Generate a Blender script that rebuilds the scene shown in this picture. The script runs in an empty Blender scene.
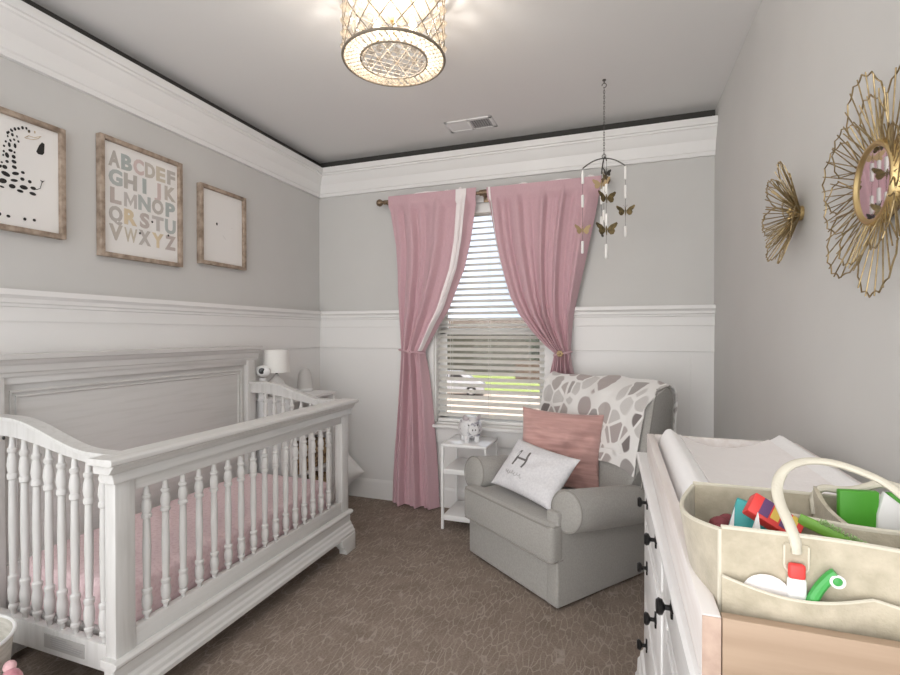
import bpy, bmesh, math, random
from mathutils import Vector, Matrix, Euler, noise
random.seed(7)
PI = math.pi
SC = bpy.context.scene
COL = SC.collection
W, H, YB = 2.9416, 2.74, -4.3          # room width, height, rear end of the built room

# ------------------------------------------------------------------ materials
def lin(c):
    if isinstance(c, str):
        c = [int(c[i:i+2], 16) / 255 for i in (0, 2, 4)]
        c = [x / 12.92 if x <= .04045 else ((x + .055) / 1.055) ** 2.4 for x in c]
    return (c[0], c[1], c[2], 1)

def mat(name, col, rough=.6, metal=0, spec=.5, var=None, vscale=(8, 8, 8), vdetail=4, lo=.35, hi=.65,
        bump=0, bscale=200, sheen=0, coat=0, emit=None, estr=0):
    m = bpy.data.materials.new(name); m.use_nodes = True
    nt = m.node_tree; N = nt.nodes; L = nt.links
    p = N['Principled BSDF']
    p.inputs['Base Color'].default_value = lin(col)
    p.inputs['Roughness'].default_value = rough
    p.inputs['Metallic'].default_value = metal
    p.inputs['Specular IOR Level'].default_value = spec
    if sheen: p.inputs['Sheen Weight'].default_value = sheen
    if coat: p.inputs['Coat Weight'].default_value = coat
    tc = N.new('ShaderNodeTexCoord')
    if var is not None:
        mp = N.new('ShaderNodeMapping'); mp.inputs['Scale'].default_value = vscale
        nz = N.new('ShaderNodeTexNoise'); nz.inputs['Scale'].default_value = 1; nz.inputs['Detail'].default_value = vdetail
        rp = N.new('ShaderNodeValToRGB')
        rp.color_ramp.elements[0].position = lo; rp.color_ramp.elements[0].color = lin(var)
        rp.color_ramp.elements[1].position = hi; rp.color_ramp.elements[1].color = lin(col)
        L.new(tc.outputs['Object'], mp.inputs['Vector']); L.new(mp.outputs['Vector'], nz.inputs['Vector'])
        L.new(nz.outputs['Fac'], rp.inputs['Fac']); L.new(rp.outputs['Color'], p.inputs['Base Color'])
    if bump:
        nb = N.new('ShaderNodeTexNoise'); nb.inputs['Scale'].default_value = bscale; nb.inputs['Detail'].default_value = 2
        bp = N.new('ShaderNodeBump'); bp.inputs['Strength'].default_value = bump; bp.inputs['Distance'].default_value = .002
        L.new(tc.outputs['Object'], nb.inputs['Vector']); L.new(nb.outputs['Fac'], bp.inputs['Height'])
        L.new(bp.outputs['Normal'], p.inputs['Normal'])
    if emit:
        p.inputs['Emission Color'].default_value = lin(emit); p.inputs['Emission Strength'].default_value = estr
    return m

M = {}
M['wall'] = mat('wall_paint', (.60, .595, .58), .75, var=(.585, .58, .565), vscale=(3, 3, 3), bump=.05, bscale=300)
M['ceil'] = mat('ceiling_paint', (.74, .735, .725), .85, bump=.08, bscale=250)
M['trim'] = mat('trim_paint', (.80, .795, .785), .45)
M['cove'] = mat('dark_shadow_strip', (.05, .048, .044), .9)  # shade of the gap above the crown, put into a dark colour
M['crib'] = mat('washed_white_wood', (.655, .65, .635), .5, var=(.59, .585, .565), vscale=(45, 45, 4), lo=.34, hi=.54, bump=.1, bscale=80)
M['cribh'] = mat('washed_white_wood_lengthwise', (.655, .65, .635), .5, var=(.605, .60, .58), vscale=(45, 3, 45), lo=.32, hi=.52, bump=.1, bscale=80)
M['dresser'] = mat('dresser_white', (.80, .80, .80), .4, var=(.74, .735, .735), vscale=(20, 3, 20))
M['traywash'] = mat('whitewashed_pine', (.80, .765, .75), .6, var=(.70, .64, .61), vscale=(40, 3, 40), bump=.1, bscale=60)
M['traytan'] = mat('natural_pine', (.43, .315, .225), .6, var=(.34, .24, .165), vscale=(3, 30, 45), lo=.3, hi=.7, bump=.1, bscale=60)
M['traytan2'] = mat('pine_end_grain', (.50, .37, .30), .65, var=(.42, .30, .24), vscale=(60, 20, 60))
M['padw'] = mat('white_terry', (.84, .83, .83), .95, bump=.4, bscale=160, sheen=.3)
M['padc'] = mat('pinkish_white_terry', (.80, .765, .755), .95, bump=.5, bscale=120, sheen=.3)
M['felt'] = mat('cream_felt', (.53, .475, .37), .95, var=(.41, .365, .275), vscale=(35, 35, 35), bump=.5, bscale=250, sheen=.3)
M['feltedge'] = mat('cream_felt_light', (.62, .585, .49), .95, bump=.4, bscale=250)
M['grey'] = mat('grey_upholstery', (.40, .39, .37), .9, var=(.35, .34, .32), vscale=(120, 120, 120), bump=.35, bscale=500, sheen=.15)
M['greypipe'] = mat('grey_piping', (.30, .29, .27), .9)
M['pillw'] = mat('white_linen', (.74, .735, .755), .95, var=(.66, .655, .68), vscale=(90, 90, 90), bump=.4, bscale=300)
M['print'] = mat('grey_print', (.16, .15, .15), .9)
M['printl'] = mat('pale_grey_print', (.36, .35, .35), .9)
M['pillp'] = mat('pink_knit', (.60, .365, .335), .95, var=(.46, .265, .245), vscale=(6, 6, 70), lo=.25, hi=.7, bump=.6, bscale=90, sheen=.3)
M['sheet'] = mat('pink_sheet', (.79, .62, .64), .9, var=(.72, .54, .565), vscale=(70, 70, 70), vdetail=2, lo=.38, hi=.5, bump=.2, bscale=150)
M['curtain'] = mat('pink_curtain', (.59, .385, .425), .85, var=(.56, .36, .40), vscale=(200, 200, 60), bump=.15, bscale=400, sheen=.2)
M['lining_sun'] = mat('white_lining_sun', (.86, .81, .81), .9)
M['white'] = mat('white_plain', (.82, .82, .815), .4)
M['whitegloss'] = mat('white_gloss', (.83, .83, .83), .15, coat=.3)
M['blind'] = mat('blind_slat_white', (.82, .815, .80), .45)
def slat_mat():
    m = bpy.data.materials.new('vinyl_slat'); m.use_nodes = True
    nt = m.node_tree; N = nt.nodes; L = nt.links; p = N['Principled BSDF']; o = N['Material Output']
    p.inputs['Base Color'].default_value = (.86, .85, .82, 1); p.inputs['Roughness'].default_value = .4
    t = N.new('ShaderNodeBsdfTranslucent'); t.inputs['Color'].default_value = (.88, .86, .81, 1)
    mx = N.new('ShaderNodeMixShader'); mx.inputs[0].default_value = .22
    L.new(p.outputs[0], mx.inputs[1]); L.new(t.outputs[0], mx.inputs[2]); L.new(mx.outputs[0], o.inputs[0]); return m
M['slat'] = slat_mat()
M['black'] = mat('black_metal', (.018, .017, .017), .35, metal=.6)
M['dark'] = mat('dark_glass', (.02, .02, .022), .1)
M['gold'] = mat('brushed_gold', (.60, .45, .22), .35, metal=1)
M['goldwire'] = mat('aged_gold_wire', (.46, .36, .20), .45, metal=1, var=(.28, .21, .11), vscale=(60, 60, 60))
M['bronze'] = mat('antique_bronze', (.30, .22, .15), .4, metal=.8, var=(.16, .115, .075), vscale=(80, 80, 80))
M['pewter'] = mat('dark_pewter', (.10, .095, .085), .45, metal=.7)
M['brass'] = mat('olive_brass', (.23, .17, .075), .45, metal=.75, var=(.10, .08, .045), vscale=(60, 60, 60))
M['brass2'] = mat('tan_brass', (.46, .34, .19), .5, metal=.5)
M['bead'] = mat('white_quill', (.84, .83, .81), .4)
M['frame'] = mat('weathered_oak', (.42, .335, .265), .75, var=(.20, .145, .105), vscale=(25, 25, 25), lo=.3, hi=.62, bump=.2, bscale=120)
M['paper'] = mat('print_paper', (.80, .785, .765), .85)
M['ink'] = mat('black_ink', (.02, .018, .017), .8)
M['tanink'] = mat('tan_ink', (.55, .43, .28), .85)
M['lamp'] = mat('lamp_shade_white', (.82, .81, .78), .8)
M['ceramic'] = mat('grey_white_ceramic', (.68, .67, .655), .35)
M['cone'] = mat('matte_grey_white', (.60, .59, .575), .6)
M['wicker'] = mat('tan_wicker', (.42, .30, .16), .8, var=(.16, .105, .06), vscale=(22, 22, 45), vdetail=1, lo=.42, hi=.55, bump=.5, bscale=80)
M['piggy'] = mat('speckled_porcelain', (.80, .80, .81), .2, var=(.42, .42, .47), vscale=(34, 34, 34), vdetail=1, lo=.33, hi=.42, coat=.3)
M['pig2'] = mat('grey_pink_ear', (.50, .45, .47), .4)
M['bucket'] = mat('woven_cream', (.66, .64, .58), .9, var=(.52, .50, .44), vscale=(20, 20, 120), bump=.5, bscale=120)
M['champagne2'] = mat('pale_champagne_metal', (.55, .49, .41), .5)
M['champagne'] = mat('champagne_metal', (.20, .165, .125), .6)
M['pinktoy'] = mat('pink_plush', (.60, .27, .31), .95, var=(.48, .19, .23), vscale=(50, 50, 50), bump=.5, bscale=200, sheen=.4)
M['pinktoy2'] = mat('pale_pink_plush', (.76, .48, .50), .95, bump=.5, bscale=200)
M['teal'] = mat('teal_card', (.035, .36, .36), .5)
M['red'] = mat('red_card', (.72, .055, .05), .45)
M['yellow'] = mat('yellow_card', (.72, .50, .10), .5)
M['purple'] = mat('purple_card', (.13, .06, .17), .5)
M['lime'] = mat('lime_card', (.42, .50, .08), .5)
M['green'] = mat('green_pack', (.07, .34, .025), .45)
M['green2'] = mat('green_plastic', (.05, .33, .07), .35)
M['greenb'] = mat('olive_green_brush', (.16, .36, .05), .5)
M['wine'] = mat('wine_cloth', (.22, .05, .06), .8)
M['plate'] = mat('grey_sticker', (.42, .41, .395), .6)
M['cover'] = mat('dark_screw', (.01, .01, .01), .5)
M['vent'] = mat('vent_white', (.78, .78, .775), .4)
M['ventdark'] = mat('vent_duct', (.10, .10, .10), .8)
M['ventshade'] = mat('vent_slat_shade', (.36, .36, .36), .5)  # darker copy of the vent white: shade on louvres tilted the other way
M['asphalt'] = mat('pale_concrete', (.36, .29, .245), .9, var=(.31, .25, .21), vscale=(.5, .5, .5))
M['grass'] = mat('lawn_green', (.17, .215, .05), .95, var=(.14, .18, .038), vscale=(.6, .6, .6))
M['brick'] = mat('brown_siding', (.15, .095, .07), .9, var=(.12, .075, .055), vscale=(2, 2, 14))
M['siding'] = mat('taupe_siding', (.12, .11, .09), .9, var=(.10, .09, .075), vscale=(1, 1, 16))
M['roof'] = mat('brown_shingle', (.085, .06, .045), .95, var=(.055, .04, .03), vscale=(4, 4, 4))
M['leaf'] = mat('dark_leaves', (.035, .045, .02), .9, var=(.015, .02, .01), vscale=(3, 3, 3))
M['bark'] = mat('bark', (.06, .045, .03), .9)
M['carpaint'] = mat('white_car_paint', (.42, .42, .44), .25, coat=.5)
M['tyre'] = mat('tyre_black', (.01, .01, .01), .8)
M['chrome'] = mat('wheel_silver', (.5, .5, .52), .3, metal=1)
M['mirror'] = mat('mirror_glass', (.86, .84, .85), .02, metal=1)

# see-through pane: mostly transparent with a faint reflection
def pane_mat():
    m = bpy.data.materials.new('window_glass'); m.use_nodes = True
    nt = m.node_tree; N = nt.nodes; L = nt.links; N.clear()
    o = N.new('ShaderNodeOutputMaterial'); mx = N.new('ShaderNodeMixShader'); fr = N.new('ShaderNodeFresnel'); fr.inputs['IOR'].default_value = 1.3
    t = N.new('ShaderNodeBsdfTransparent'); g = N.new('ShaderNodeBsdfGlossy'); g.inputs['Roughness'].default_value = .02
    L.new(fr.outputs[0], mx.inputs[0]); L.new(t.outputs[0], mx.inputs[1]); L.new(g.outputs[0], mx.inputs[2]); L.new(mx.outputs[0], o.inputs[0])
    return m
M['pane'] = pane_mat()

def crystal_mat(name, col, tfac):
    m = bpy.data.materials.new(name); m.use_nodes = True
    nt = m.node_tree; N = nt.nodes; L = nt.links; N.clear()
    o = N.new('ShaderNodeOutputMaterial')
    tr = N.new('ShaderNodeBsdfTranslucent'); tr.inputs['Color'].default_value = lin(col)
    tp = N.new('ShaderNodeBsdfTransparent'); tp.inputs['Color'].default_value = (1, .97, .93, 1)
    gl = N.new('ShaderNodeBsdfGlossy'); gl.inputs['Roughness'].default_value = .15
    m1 = N.new('ShaderNodeMixShader'); m1.inputs[0].default_value = tfac
    m2 = N.new('ShaderNodeMixShader'); m2.inputs[0].default_value = .04
    L.new(tr.outputs[0], m1.inputs[1]); L.new(tp.outputs[0], m1.inputs[2])
    L.new(m1.outputs[0], m2.inputs[1]); L.new(gl.outputs[0], m2.inputs[2]); L.new(m2.outputs[0], o.inputs[0])
    return m
M['crystal'] = crystal_mat('cut_crystal', (.34, .31, .265), .72)
M['crystal2'] = crystal_mat('beaded_crystal', (.60, .56, .49), .45)

def carpet_mat():
    m = mat('brown_loop_carpet', (.2, .16, .13), .95, spec=.1)
    nt = m.node_tree; N = nt.nodes; L = nt.links; p = N['Principled BSDF']
    tc = N.new('ShaderNodeTexCoord')
    n1 = N.new('ShaderNodeTexNoise'); n1.inputs['Scale'].default_value = 130; n1.inputs['Detail'].default_value = 2
    n2 = N.new('ShaderNodeTexNoise'); n2.inputs['Scale'].default_value = 9; n2.inputs['Detail'].default_value = 5
    mp = N.new('ShaderNodeMapping'); mp.inputs['Rotation'].default_value = (0, 0, .5); mp.inputs['Scale'].default_value = (40, 12, 1)
    nd = N.new('ShaderNodeTexNoise'); nd.inputs['Scale'].default_value = 14; nd.inputs['Detail'].default_value = 3
    ad = N.new('ShaderNodeMixRGB'); ad.blend_type = 'ADD'; ad.inputs[0].default_value = .7
    v = N.new('ShaderNodeTexVoronoi'); v.feature = 'DISTANCE_TO_EDGE'; v.inputs['Scale'].default_value = 1.0
    r1 = N.new('ShaderNodeValToRGB'); e = r1.color_ramp.elements
    e[0].position = .015; e[0].color = (1, 1, 1, 1); e[1].position = .085; e[1].color = (0, 0, 0, 1)
    nm = N.new('ShaderNodeTexNoise'); nm.inputs['Scale'].default_value = 11
    rm = N.new('ShaderNodeValToRGB'); rm.color_ramp.elements[0].position = .28; rm.color_ramp.elements[1].position = .58
    mu = N.new('ShaderNodeMath'); mu.operation = 'MULTIPLY'
    base = N.new('ShaderNodeValToRGB'); base.color_ramp.elements[0].position = .3; base.color_ramp.elements[1].position = .7
    base.color_ramp.elements[0].color = (.185, .145, .118, 1); base.color_ramp.elements[1].color = (.31, .255, .215, 1)
    b2 = N.new('ShaderNodeMixRGB'); b2.inputs[0].default_value = .45
    mx = N.new('ShaderNodeMixRGB'); mx.inputs[2].default_value = (.45, .39, .34, 1)
    L.new(tc.outputs['Object'], n1.inputs['Vector']); L.new(tc.outputs['Object'], n2.inputs['Vector'])
    L.new(tc.outputs['Object'], mp.inputs['Vector']); L.new(tc.outputs['Object'], nd.inputs['Vector']); L.new(tc.outputs['Object'], nm.inputs['Vector'])
    L.new(mp.outputs['Vector'], ad.inputs[1]); L.new(nd.outputs['Color'], ad.inputs[2]); L.new(ad.outputs[0], v.inputs['Vector'])
    L.new(v.outputs['Distance'], r1.inputs['Fac']); L.new(nm.outputs['Fac'], rm.inputs['Fac'])
    L.new(r1.outputs['Color'], mu.inputs[0]); L.new(rm.outputs['Color'], mu.inputs[1])
    L.new(n1.outputs['Fac'], b2.inputs[1]); L.new(n2.outputs['Fac'], b2.inputs[2]); L.new(b2.outputs[0], base.inputs['Fac'])
    sc = N.new('ShaderNodeMath'); sc.operation = 'MULTIPLY'; sc.inputs[1].default_value = .55
    L.new(mu.outputs[0], sc.inputs[0]); L.new(sc.outputs[0], mx.inputs[0])
    L.new(base.outputs['Color'], mx.inputs[1]); L.new(mx.outputs[0], p.inputs['Base Color'])
    bp = N.new('ShaderNodeBump'); bp.inputs['Strength'].default_value = .6; bp.inputs['Distance'].default_value = .004
    L.new(n1.outputs['Fac'], bp.inputs['Height']); L.new(bp.outputs['Normal'], p.inputs['Normal'])
    return m
M['carpet'] = carpet_mat()

def blanket_mat():
    m = mat('leaf_print_fleece', (.7, .68, .66), .95, sheen=.3)
    nt = m.node_tree; N = nt.nodes; L = nt.links; p = N['Principled BSDF']
    uv = N.new('ShaderNodeUVMap'); uv.uv_map = 'UVMap'
    mp = N.new('ShaderNodeMapping'); mp.inputs['Scale'].default_value = (11.5, 9.0, 1); mp.inputs['Rotation'].default_value = (0, 0, .5)
    v = N.new('ShaderNodeTexVoronoi'); v.feature = 'DISTANCE_TO_EDGE'; v.inputs['Scale'].default_value = 1; v.inputs['Randomness'].default_value = .7
    v2 = N.new('ShaderNodeTexVoronoi'); v2.feature = 'F1'; v2.inputs['Scale'].default_value = 1; v2.inputs['Randomness'].default_value = .7
    r = N.new('ShaderNodeValToRGB'); r.color_ramp.elements[0].position = .045; r.color_ramp.elements[1].position = .075
    sp = N.new('ShaderNodeSeparateColor')
    cr = N.new('ShaderNodeValToRGB'); cr.color_ramp.interpolation = 'CONSTANT'; e = cr.color_ramp.elements
    e[0].position = 0; e[0].color = (.62, .60, .585, 1)
    e[1].position = .22; e[1].color = (.50, .455, .44, 1)
    for pos, c in ((.45, (.66, .64, .625, 1)), (.6, (.46, .405, .395, 1)), (.82, (.22, .195, .19, 1)), (.92, (.40, .375, .365, 1))):
        x = e.new(pos); x.color = c
    st = N.new('ShaderNodeTexWave'); st.inputs['Scale'].default_value = 5; st.inputs['Distortion'].default_value = 2
    da = N.new('ShaderNodeMixRGB'); da.blend_type = 'MULTIPLY'; da.inputs[0].default_value = .2
    mx = N.new('ShaderNodeMixRGB'); mx.inputs[1].default_value = (.80, .79, .775, 1)
    L.new(uv.outputs[0], mp.inputs['Vector'])
    for k in (v, v2, st): L.new(mp.outputs['Vector'], k.inputs['Vector'])
    rr = N.new('ShaderNodeValToRGB'); rr.color_ramp.elements[0].position = .60; rr.color_ramp.elements[0].color = (1, 1, 1, 1); rr.color_ramp.elements[1].position = .66; rr.color_ramp.elements[1].color = (0, 0, 0, 1)
    mm = N.new('ShaderNodeMath'); mm.operation = 'MULTIPLY'
    L.new(v2.outputs['Distance'], rr.inputs['Fac']); L.new(r.outputs['Color'], mm.inputs[0]); L.new(rr.outputs['Color'], mm.inputs[1])
    L.new(v.outputs['Distance'], r.inputs['Fac']); L.new(v2.outputs['Color'], sp.inputs['Color']); L.new(sp.outputs[0], cr.inputs['Fac'])
    L.new(cr.outputs['Color'], da.inputs[1]); L.new(st.outputs['Color'], da.inputs[2])
    L.new(mm.outputs[0], mx.inputs[0]); L.new(da.outputs[0], mx.inputs[2]); L.new(mx.outputs[0], p.inputs['Base Color'])
    return m
M['blanket'] = blanket_mat()

# ------------------------------------------------------------------ mesh helpers
OFF = {}
class MB:
    def __init__(s): s.bm = bmesh.new(); s.uv = None
    def _mi(s, n0, mi):
        s.bm.faces.ensure_lookup_table()
        for f in s.bm.faces[n0:]: f.material_index = mi
    def box(s, lo, hi, bev=.002, rot=None, mi=0, seg=2):
        b = bmesh.new()
        c = [(lo[i] + hi[i]) / 2 for i in range(3)]; d = [abs(hi[i] - lo[i]) for i in range(3)]
        bmesh.ops.create_cube(b, size=1)
        bmesh.ops.scale(b, vec=d, verts=b.verts)
        bev = min(bev, .45 * min(d))
        if bev > 0: bmesh.ops.bevel(b, geom=b.edges[:], offset=bev, segments=seg, profile=.5, affect='EDGES')
        if rot is not None: bmesh.ops.rotate(b, matrix=Euler(rot).to_matrix(), verts=b.verts, cent=(0, 0, 0))
        bmesh.ops.translate(b, vec=c, verts=b.verts)
        s.add(b, mi); return s
    def add(s, b, mi=None):
        me = bpy.data.meshes.new('t'); b.to_mesh(me); b.free()
        n0 = len(s.bm.faces); s.bm.from_mesh(me); bpy.data.meshes.remove(me)
        if mi is not None: s._mi(n0, mi)
        return s
    def grid(s, f, nu, nv, cu=False, cv=False, mi=0, uv=False):
        n0 = len(s.bm.faces)
        V = [[s.bm.verts.new(f(i / nu, j / nv)) for j in range(nv if cv else nv + 1)] for i in range(nu if cu else nu + 1)]
        if uv and s.uv is None: s.uv = s.bm.loops.layers.uv.new('UVMap')
        for i in range(nu):
            for j in range(nv):
                i2 = (i + 1) % len(V); j2 = (j + 1) % len(V[0])
                try: fc = s.bm.faces.new((V[i][j], V[i2][j], V[i2][j2], V[i][j2]))
                except ValueError: continue
                if uv:
                    for lp, (a, b) in zip(fc.loops, ((i, j), (i + 1, j), (i + 1, j + 1), (i, j + 1))):
                        lp[s.uv].uv = (a / nu * uv[0], b / nv * uv[1])
        s._mi(n0, mi); return V
    def lathe(s, prof, o=(0, 0, 0), seg=20, mi=0, axis=None, sx=1, sy=1):
        A = Vector((0, 0, 1)) if axis is None else Vector(axis).normalized()
        Q = A.to_track_quat('Z', 'Y'); o = Vector(o); n = len(prof) - 1
        def f(u, v):
            r, z = prof[min(n, int(round(v * n)))]
            return o + Q @ Vector((r * math.cos(u * 2 * PI) * sx, r * math.sin(u * 2 * PI) * sy, z))
        V = s.grid(f, seg, n, cu=True, mi=mi)
        n0 = len(s.bm.faces)
        for j in (0, n):
            if prof[j][0] > 1e-5:
                ring = [V[i][j] for i in range(seg)]
                try: s.bm.faces.new(ring if j == n else ring[::-1])
                except ValueError: pass
        s._mi(n0, mi); return s
    def ball(s, c, r, seg=14, mi=0, rot=None):
        if not hasattr(r, '__len__'): r = (r, r, r)
        b = bmesh.new(); bmesh.ops.create_uvsphere(b, u_segments=seg, v_segments=max(6, seg // 2 + 1), radius=1)
        bmesh.ops.scale(b, vec=r, verts=b.verts)
        if rot is not None: bmesh.ops.rotate(b, matrix=Euler(rot).to_matrix(), verts=b.verts, cent=(0, 0, 0))
        bmesh.ops.translate(b, vec=c, verts=b.verts); return s.add(b, mi)
    def octa(s, c, r, h, mi=0):
        c = Vector(c); n0 = len(s.bm.faces)
        T = s.bm.verts.new(c + Vector((0, 0, h))); B = s.bm.verts.new(c - Vector((0, 0, h)))
        R = [s.bm.verts.new(c + Vector((r * math.cos(k * PI / 3), r * math.sin(k * PI / 3), 0))) for k in range(6)]
        for k in range(6):
            s.bm.faces.new((R[k], R[(k + 1) % 6], T)); s.bm.faces.new((R[(k + 1) % 6], R[k], B))
        s._mi(n0, mi)
    def tube(s, pts, r, seg=8, closed=False, mi=0, flat=1.0, ref=None):
        P = [Vector(p) for p in pts]; n = len(P); rr = r if hasattr(r, '__len__') else [r] * n
        up = Vector(ref) if ref else None; rings = []; prev = None
        n0 = len(s.bm.faces)
        for i in range(n):
            a = P[(i - 1) % n] if (closed or i > 0) else P[i]; b = P[(i + 1) % n] if (closed or i < n - 1) else P[i]
            t = (b - a); t = t.normalized() if t.length > 1e-9 else Vector((0, 0, 1))
            if up is not None: x = up - t * up.dot(t)
            elif prev is not None: x = prev - t * prev.dot(t)
            else:
                q = Vector((0, 0, 1)) if abs(t.z) < .9 else Vector((1, 0, 0)); x = q - t * q.dot(t)
            x = x.normalized() if x.length > 1e-6 else Vector((1, 0, 0)); prev = x; y = t.cross(x)
            rings.append([s.bm.verts.new(P[i] + x * (rr[i] * math.cos(k * 2 * PI / seg)) + y * (rr[i] * flat * math.sin(k * 2 * PI / seg))) for k in range(seg)])
        for i in range(n if closed else n - 1):
            A = rings[i]; B = rings[(i + 1) % n]
            for k in range(seg): s.bm.faces.new((A[k], A[(k + 1) % seg], B[(k + 1) % seg], B[k]))
        if not closed: s.bm.faces.new(rings[0][::-1]); s.bm.faces.new(rings[-1])
        s._mi(n0, mi); return s
    def prism(s, poly, a0, a1, axis='y', mi=0, bev=0, seg=2):
        # poly in the two remaining axes (x,z for y; y,z for x; x,y for z)
        b = bmesh.new()
        mk = {'y': lambda p, a: (p[0], a, p[1]), 'x': lambda p, a: (a, p[0], p[1]), 'z': lambda p, a: (p[0], p[1], a)}[axis]
        A = [b.verts.new(mk(p, a0)) for p in poly]; B = [b.verts.new(mk(p, a1)) for p in poly]
        n = len(poly); b.faces.new(A[::-1]); b.faces.new(B)
        for i in range(n): b.faces.new((A[i], A[(i + 1) % n], B[(i + 1) % n], B[i]))
        bmesh.ops.recalc_face_normals(b, faces=b.faces)
        if bev: bmesh.ops.bevel(b, geom=b.edges[:], offset=bev, segments=seg, profile=.5, affect='EDGES')
        return s.add(b, mi)
    def disc(s, c, r, nrm, seg=24, mi=0, ry=None):
        Q = Vector(nrm).to_track_quat('Z', 'Y'); c = Vector(c); n0 = len(s.bm.faces)
        s.bm.faces.new([s.bm.verts.new(c + Q @ Vector((r * math.cos(k * 2 * PI / seg), (ry or r) * math.sin(k * 2 * PI / seg), 0))) for k in range(seg)])
        s._mi(n0, mi); return s
    def poly(s, pts, mi=0):
        n0 = len(s.bm.faces); s.bm.faces.new([s.bm.verts.new(p) for p in pts]); s._mi(n0, mi); return s
    def build(s, name, mats, parent=None, ang=35, solid=0, sub=0, recalc=True):
        bm = s.bm
        off = OFF.get(parent.name) if parent else None
        if off is not None: bmesh.ops.translate(bm, vec=-off, verts=bm.verts)
        if recalc: bmesh.ops.recalc_face_normals(bm, faces=bm.faces)
        for f in bm.faces: f.smooth = True
        for e in bm.edges:
            e.smooth = len(e.link_faces) == 2 and e.calc_face_angle(0) < math.radians(ang)
        me = bpy.data.meshes.new(name); bm.to_mesh(me); bm.free()
        for m in (mats if isinstance(mats, (list, tuple)) else [mats]): me.materials.append(m)
        o = bpy.data.objects.new(name, me); COL.objects.link(o)
        if parent: o.parent = parent
        if off is not None: OFF[o.name] = off
        if solid:
            md = o.modifiers.new('thickness', 'SOLIDIFY'); md.thickness = solid; md.offset = 0
        if sub:
            md = o.modifiers.new('smooth', 'SUBSURF'); md.levels = sub; md.render_levels = sub
        return o

def tag(o, label=None, cat=None, group=None, kind=None):
    if label: o['label'] = label
    if cat: o['category'] = cat
    if group: o['group'] = group
    if kind: o['kind'] = kind
    return o
def thing(name, label, cat, loc=(0, 0, 0), rz=0, group=None, local=False, rot=None):
    o = bpy.data.objects.new(name, None); COL.objects.link(o)
    o.location = loc; o.rotation_euler = rot if rot else (0, 0, rz); o.empty_display_size = .1
    if not local: OFF[o.name] = Vector(loc)
    return tag(o, label, cat, group)
def dup(o, loc, parent=None):
    c = o.copy(); COL.objects.link(c); c.location = loc
    if parent: c.parent = parent
    return c
def struct(name, mb, m, label=None, parent=None, **k):
    o = mb.build(name, m, parent, **k)
    if parent is None: o['kind'] = 'structure'
    if label: o['label'] = label
    return o
def sm(t): t = max(0, min(1, t)); return t * t * (3 - 2 * t)
def keyed(keys, z):                       # smooth interpolation of rows (z, a, b, ...) sorted by falling z
    if z >= keys[0][0]: return keys[0][1:]
    for a, b in zip(keys, keys[1:]):
        if a[0] >= z >= b[0]:
            t = (a[0] - z) / (a[0] - b[0])
            return tuple(p + (q - p) * t for p, q in zip(a[1:], b[1:]))
    return keys[-1][1:]
def text_bm(txt, size, bold=.0, depth=.0008):
    cu = bpy.data.curves.new('lettering', 'FONT'); cu.body = txt; cu.size = size; cu.align_x = 'CENTER'; cu.align_y = 'CENTER'
    cu.offset = bold; cu.extrude = depth; cu.resolution_u = 3
    ob = bpy.data.objects.new('lettering', cu); COL.objects.link(ob)
    bpy.context.view_layer.update()
    me = bpy.data.meshes.new_from_object(ob.evaluated_get(bpy.context.evaluated_depsgraph_get()))
    bpy.data.objects.remove(ob); bpy.data.curves.remove(cu)
    b = bmesh.new(); b.from_mesh(me); bpy.data.meshes.remove(me)
    return b

# ------------------------------------------------------------------ room shell
WX0, WX1, WZ0, WZ1 = 1.035, 1.885, .635, 2.29     # window opening
b = MB(); b.box((-.15, YB, -.1), (W + .15, .15, 0), 0); struct('floor', b, M['carpet'], 'brown carpet with thin pale wandering lines')
b = MB(); b.box((-.15, YB, H), (W + .15, .15, H + .1), 0); struct('ceiling', b, M['ceil'], 'grey painted ceiling')
b = MB(); b.box((-.15, YB, 0), (0, .15, H), 0); struct('wall_left', b, M['wall'], 'grey wall behind the crib')
b = MB(); b.box((W, YB, 0), (W + .15, .15, H), 0); struct('wall_right', b, M['wall'], 'grey wall beside the dresser')
b = MB()
b.box((0, 0, 0), (WX0, .15, H), 0); b.box((WX1, 0, 0), (W, .15, H), 0)
b.box((WX0, 0, 0), (WX1, .15, WZ0), 0); b.box((WX0, 0, WZ1), (WX1, .15, H), 0)
struct('wall_back', b, M['wall'], 'grey wall with the window')

# crown: a deep flat board leaning outward, stopping short of the ceiling, plus flat strips painted dark as the gap's shade
def crown(axis, a0, a1, name, sgn, zt):
    P = [(0, 2.452), (.022, 2.452), (.024, 2.475), (.03, 2.48), (.046, 2.545), (.058, 2.56), (.082, 2.605), (.092, 2.61), (.094, 2.62), (.106, 2.622), (.106, zt), (0, zt)]
    b = MB(); b.prism([(p[0] * sgn, p[1]) for p in P], a0, a1, axis)
    return struct(name, b, M['trim'], ang=12)
crown('y', YB, 0, 'trim_1', 1, 2.662)['label'] = 'white crown moulding on the left wall'
crown('x', 0, W, 'trim_2', -1, 2.664)['label'] = 'white crown moulding above the window'
b = MB(); b.box((0, YB, 2.663), (.012, 0, H), 0); struct('shade_strip_1', b, M['cove'], 'strip painted dark as gap shade above the left crown')
b = MB(); b.box((.012, -.012, 2.665), (W, 0, H), 0); struct('shade_strip_2', b, M['cove'], 'strip painted dark as gap shade above the back crown')
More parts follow.
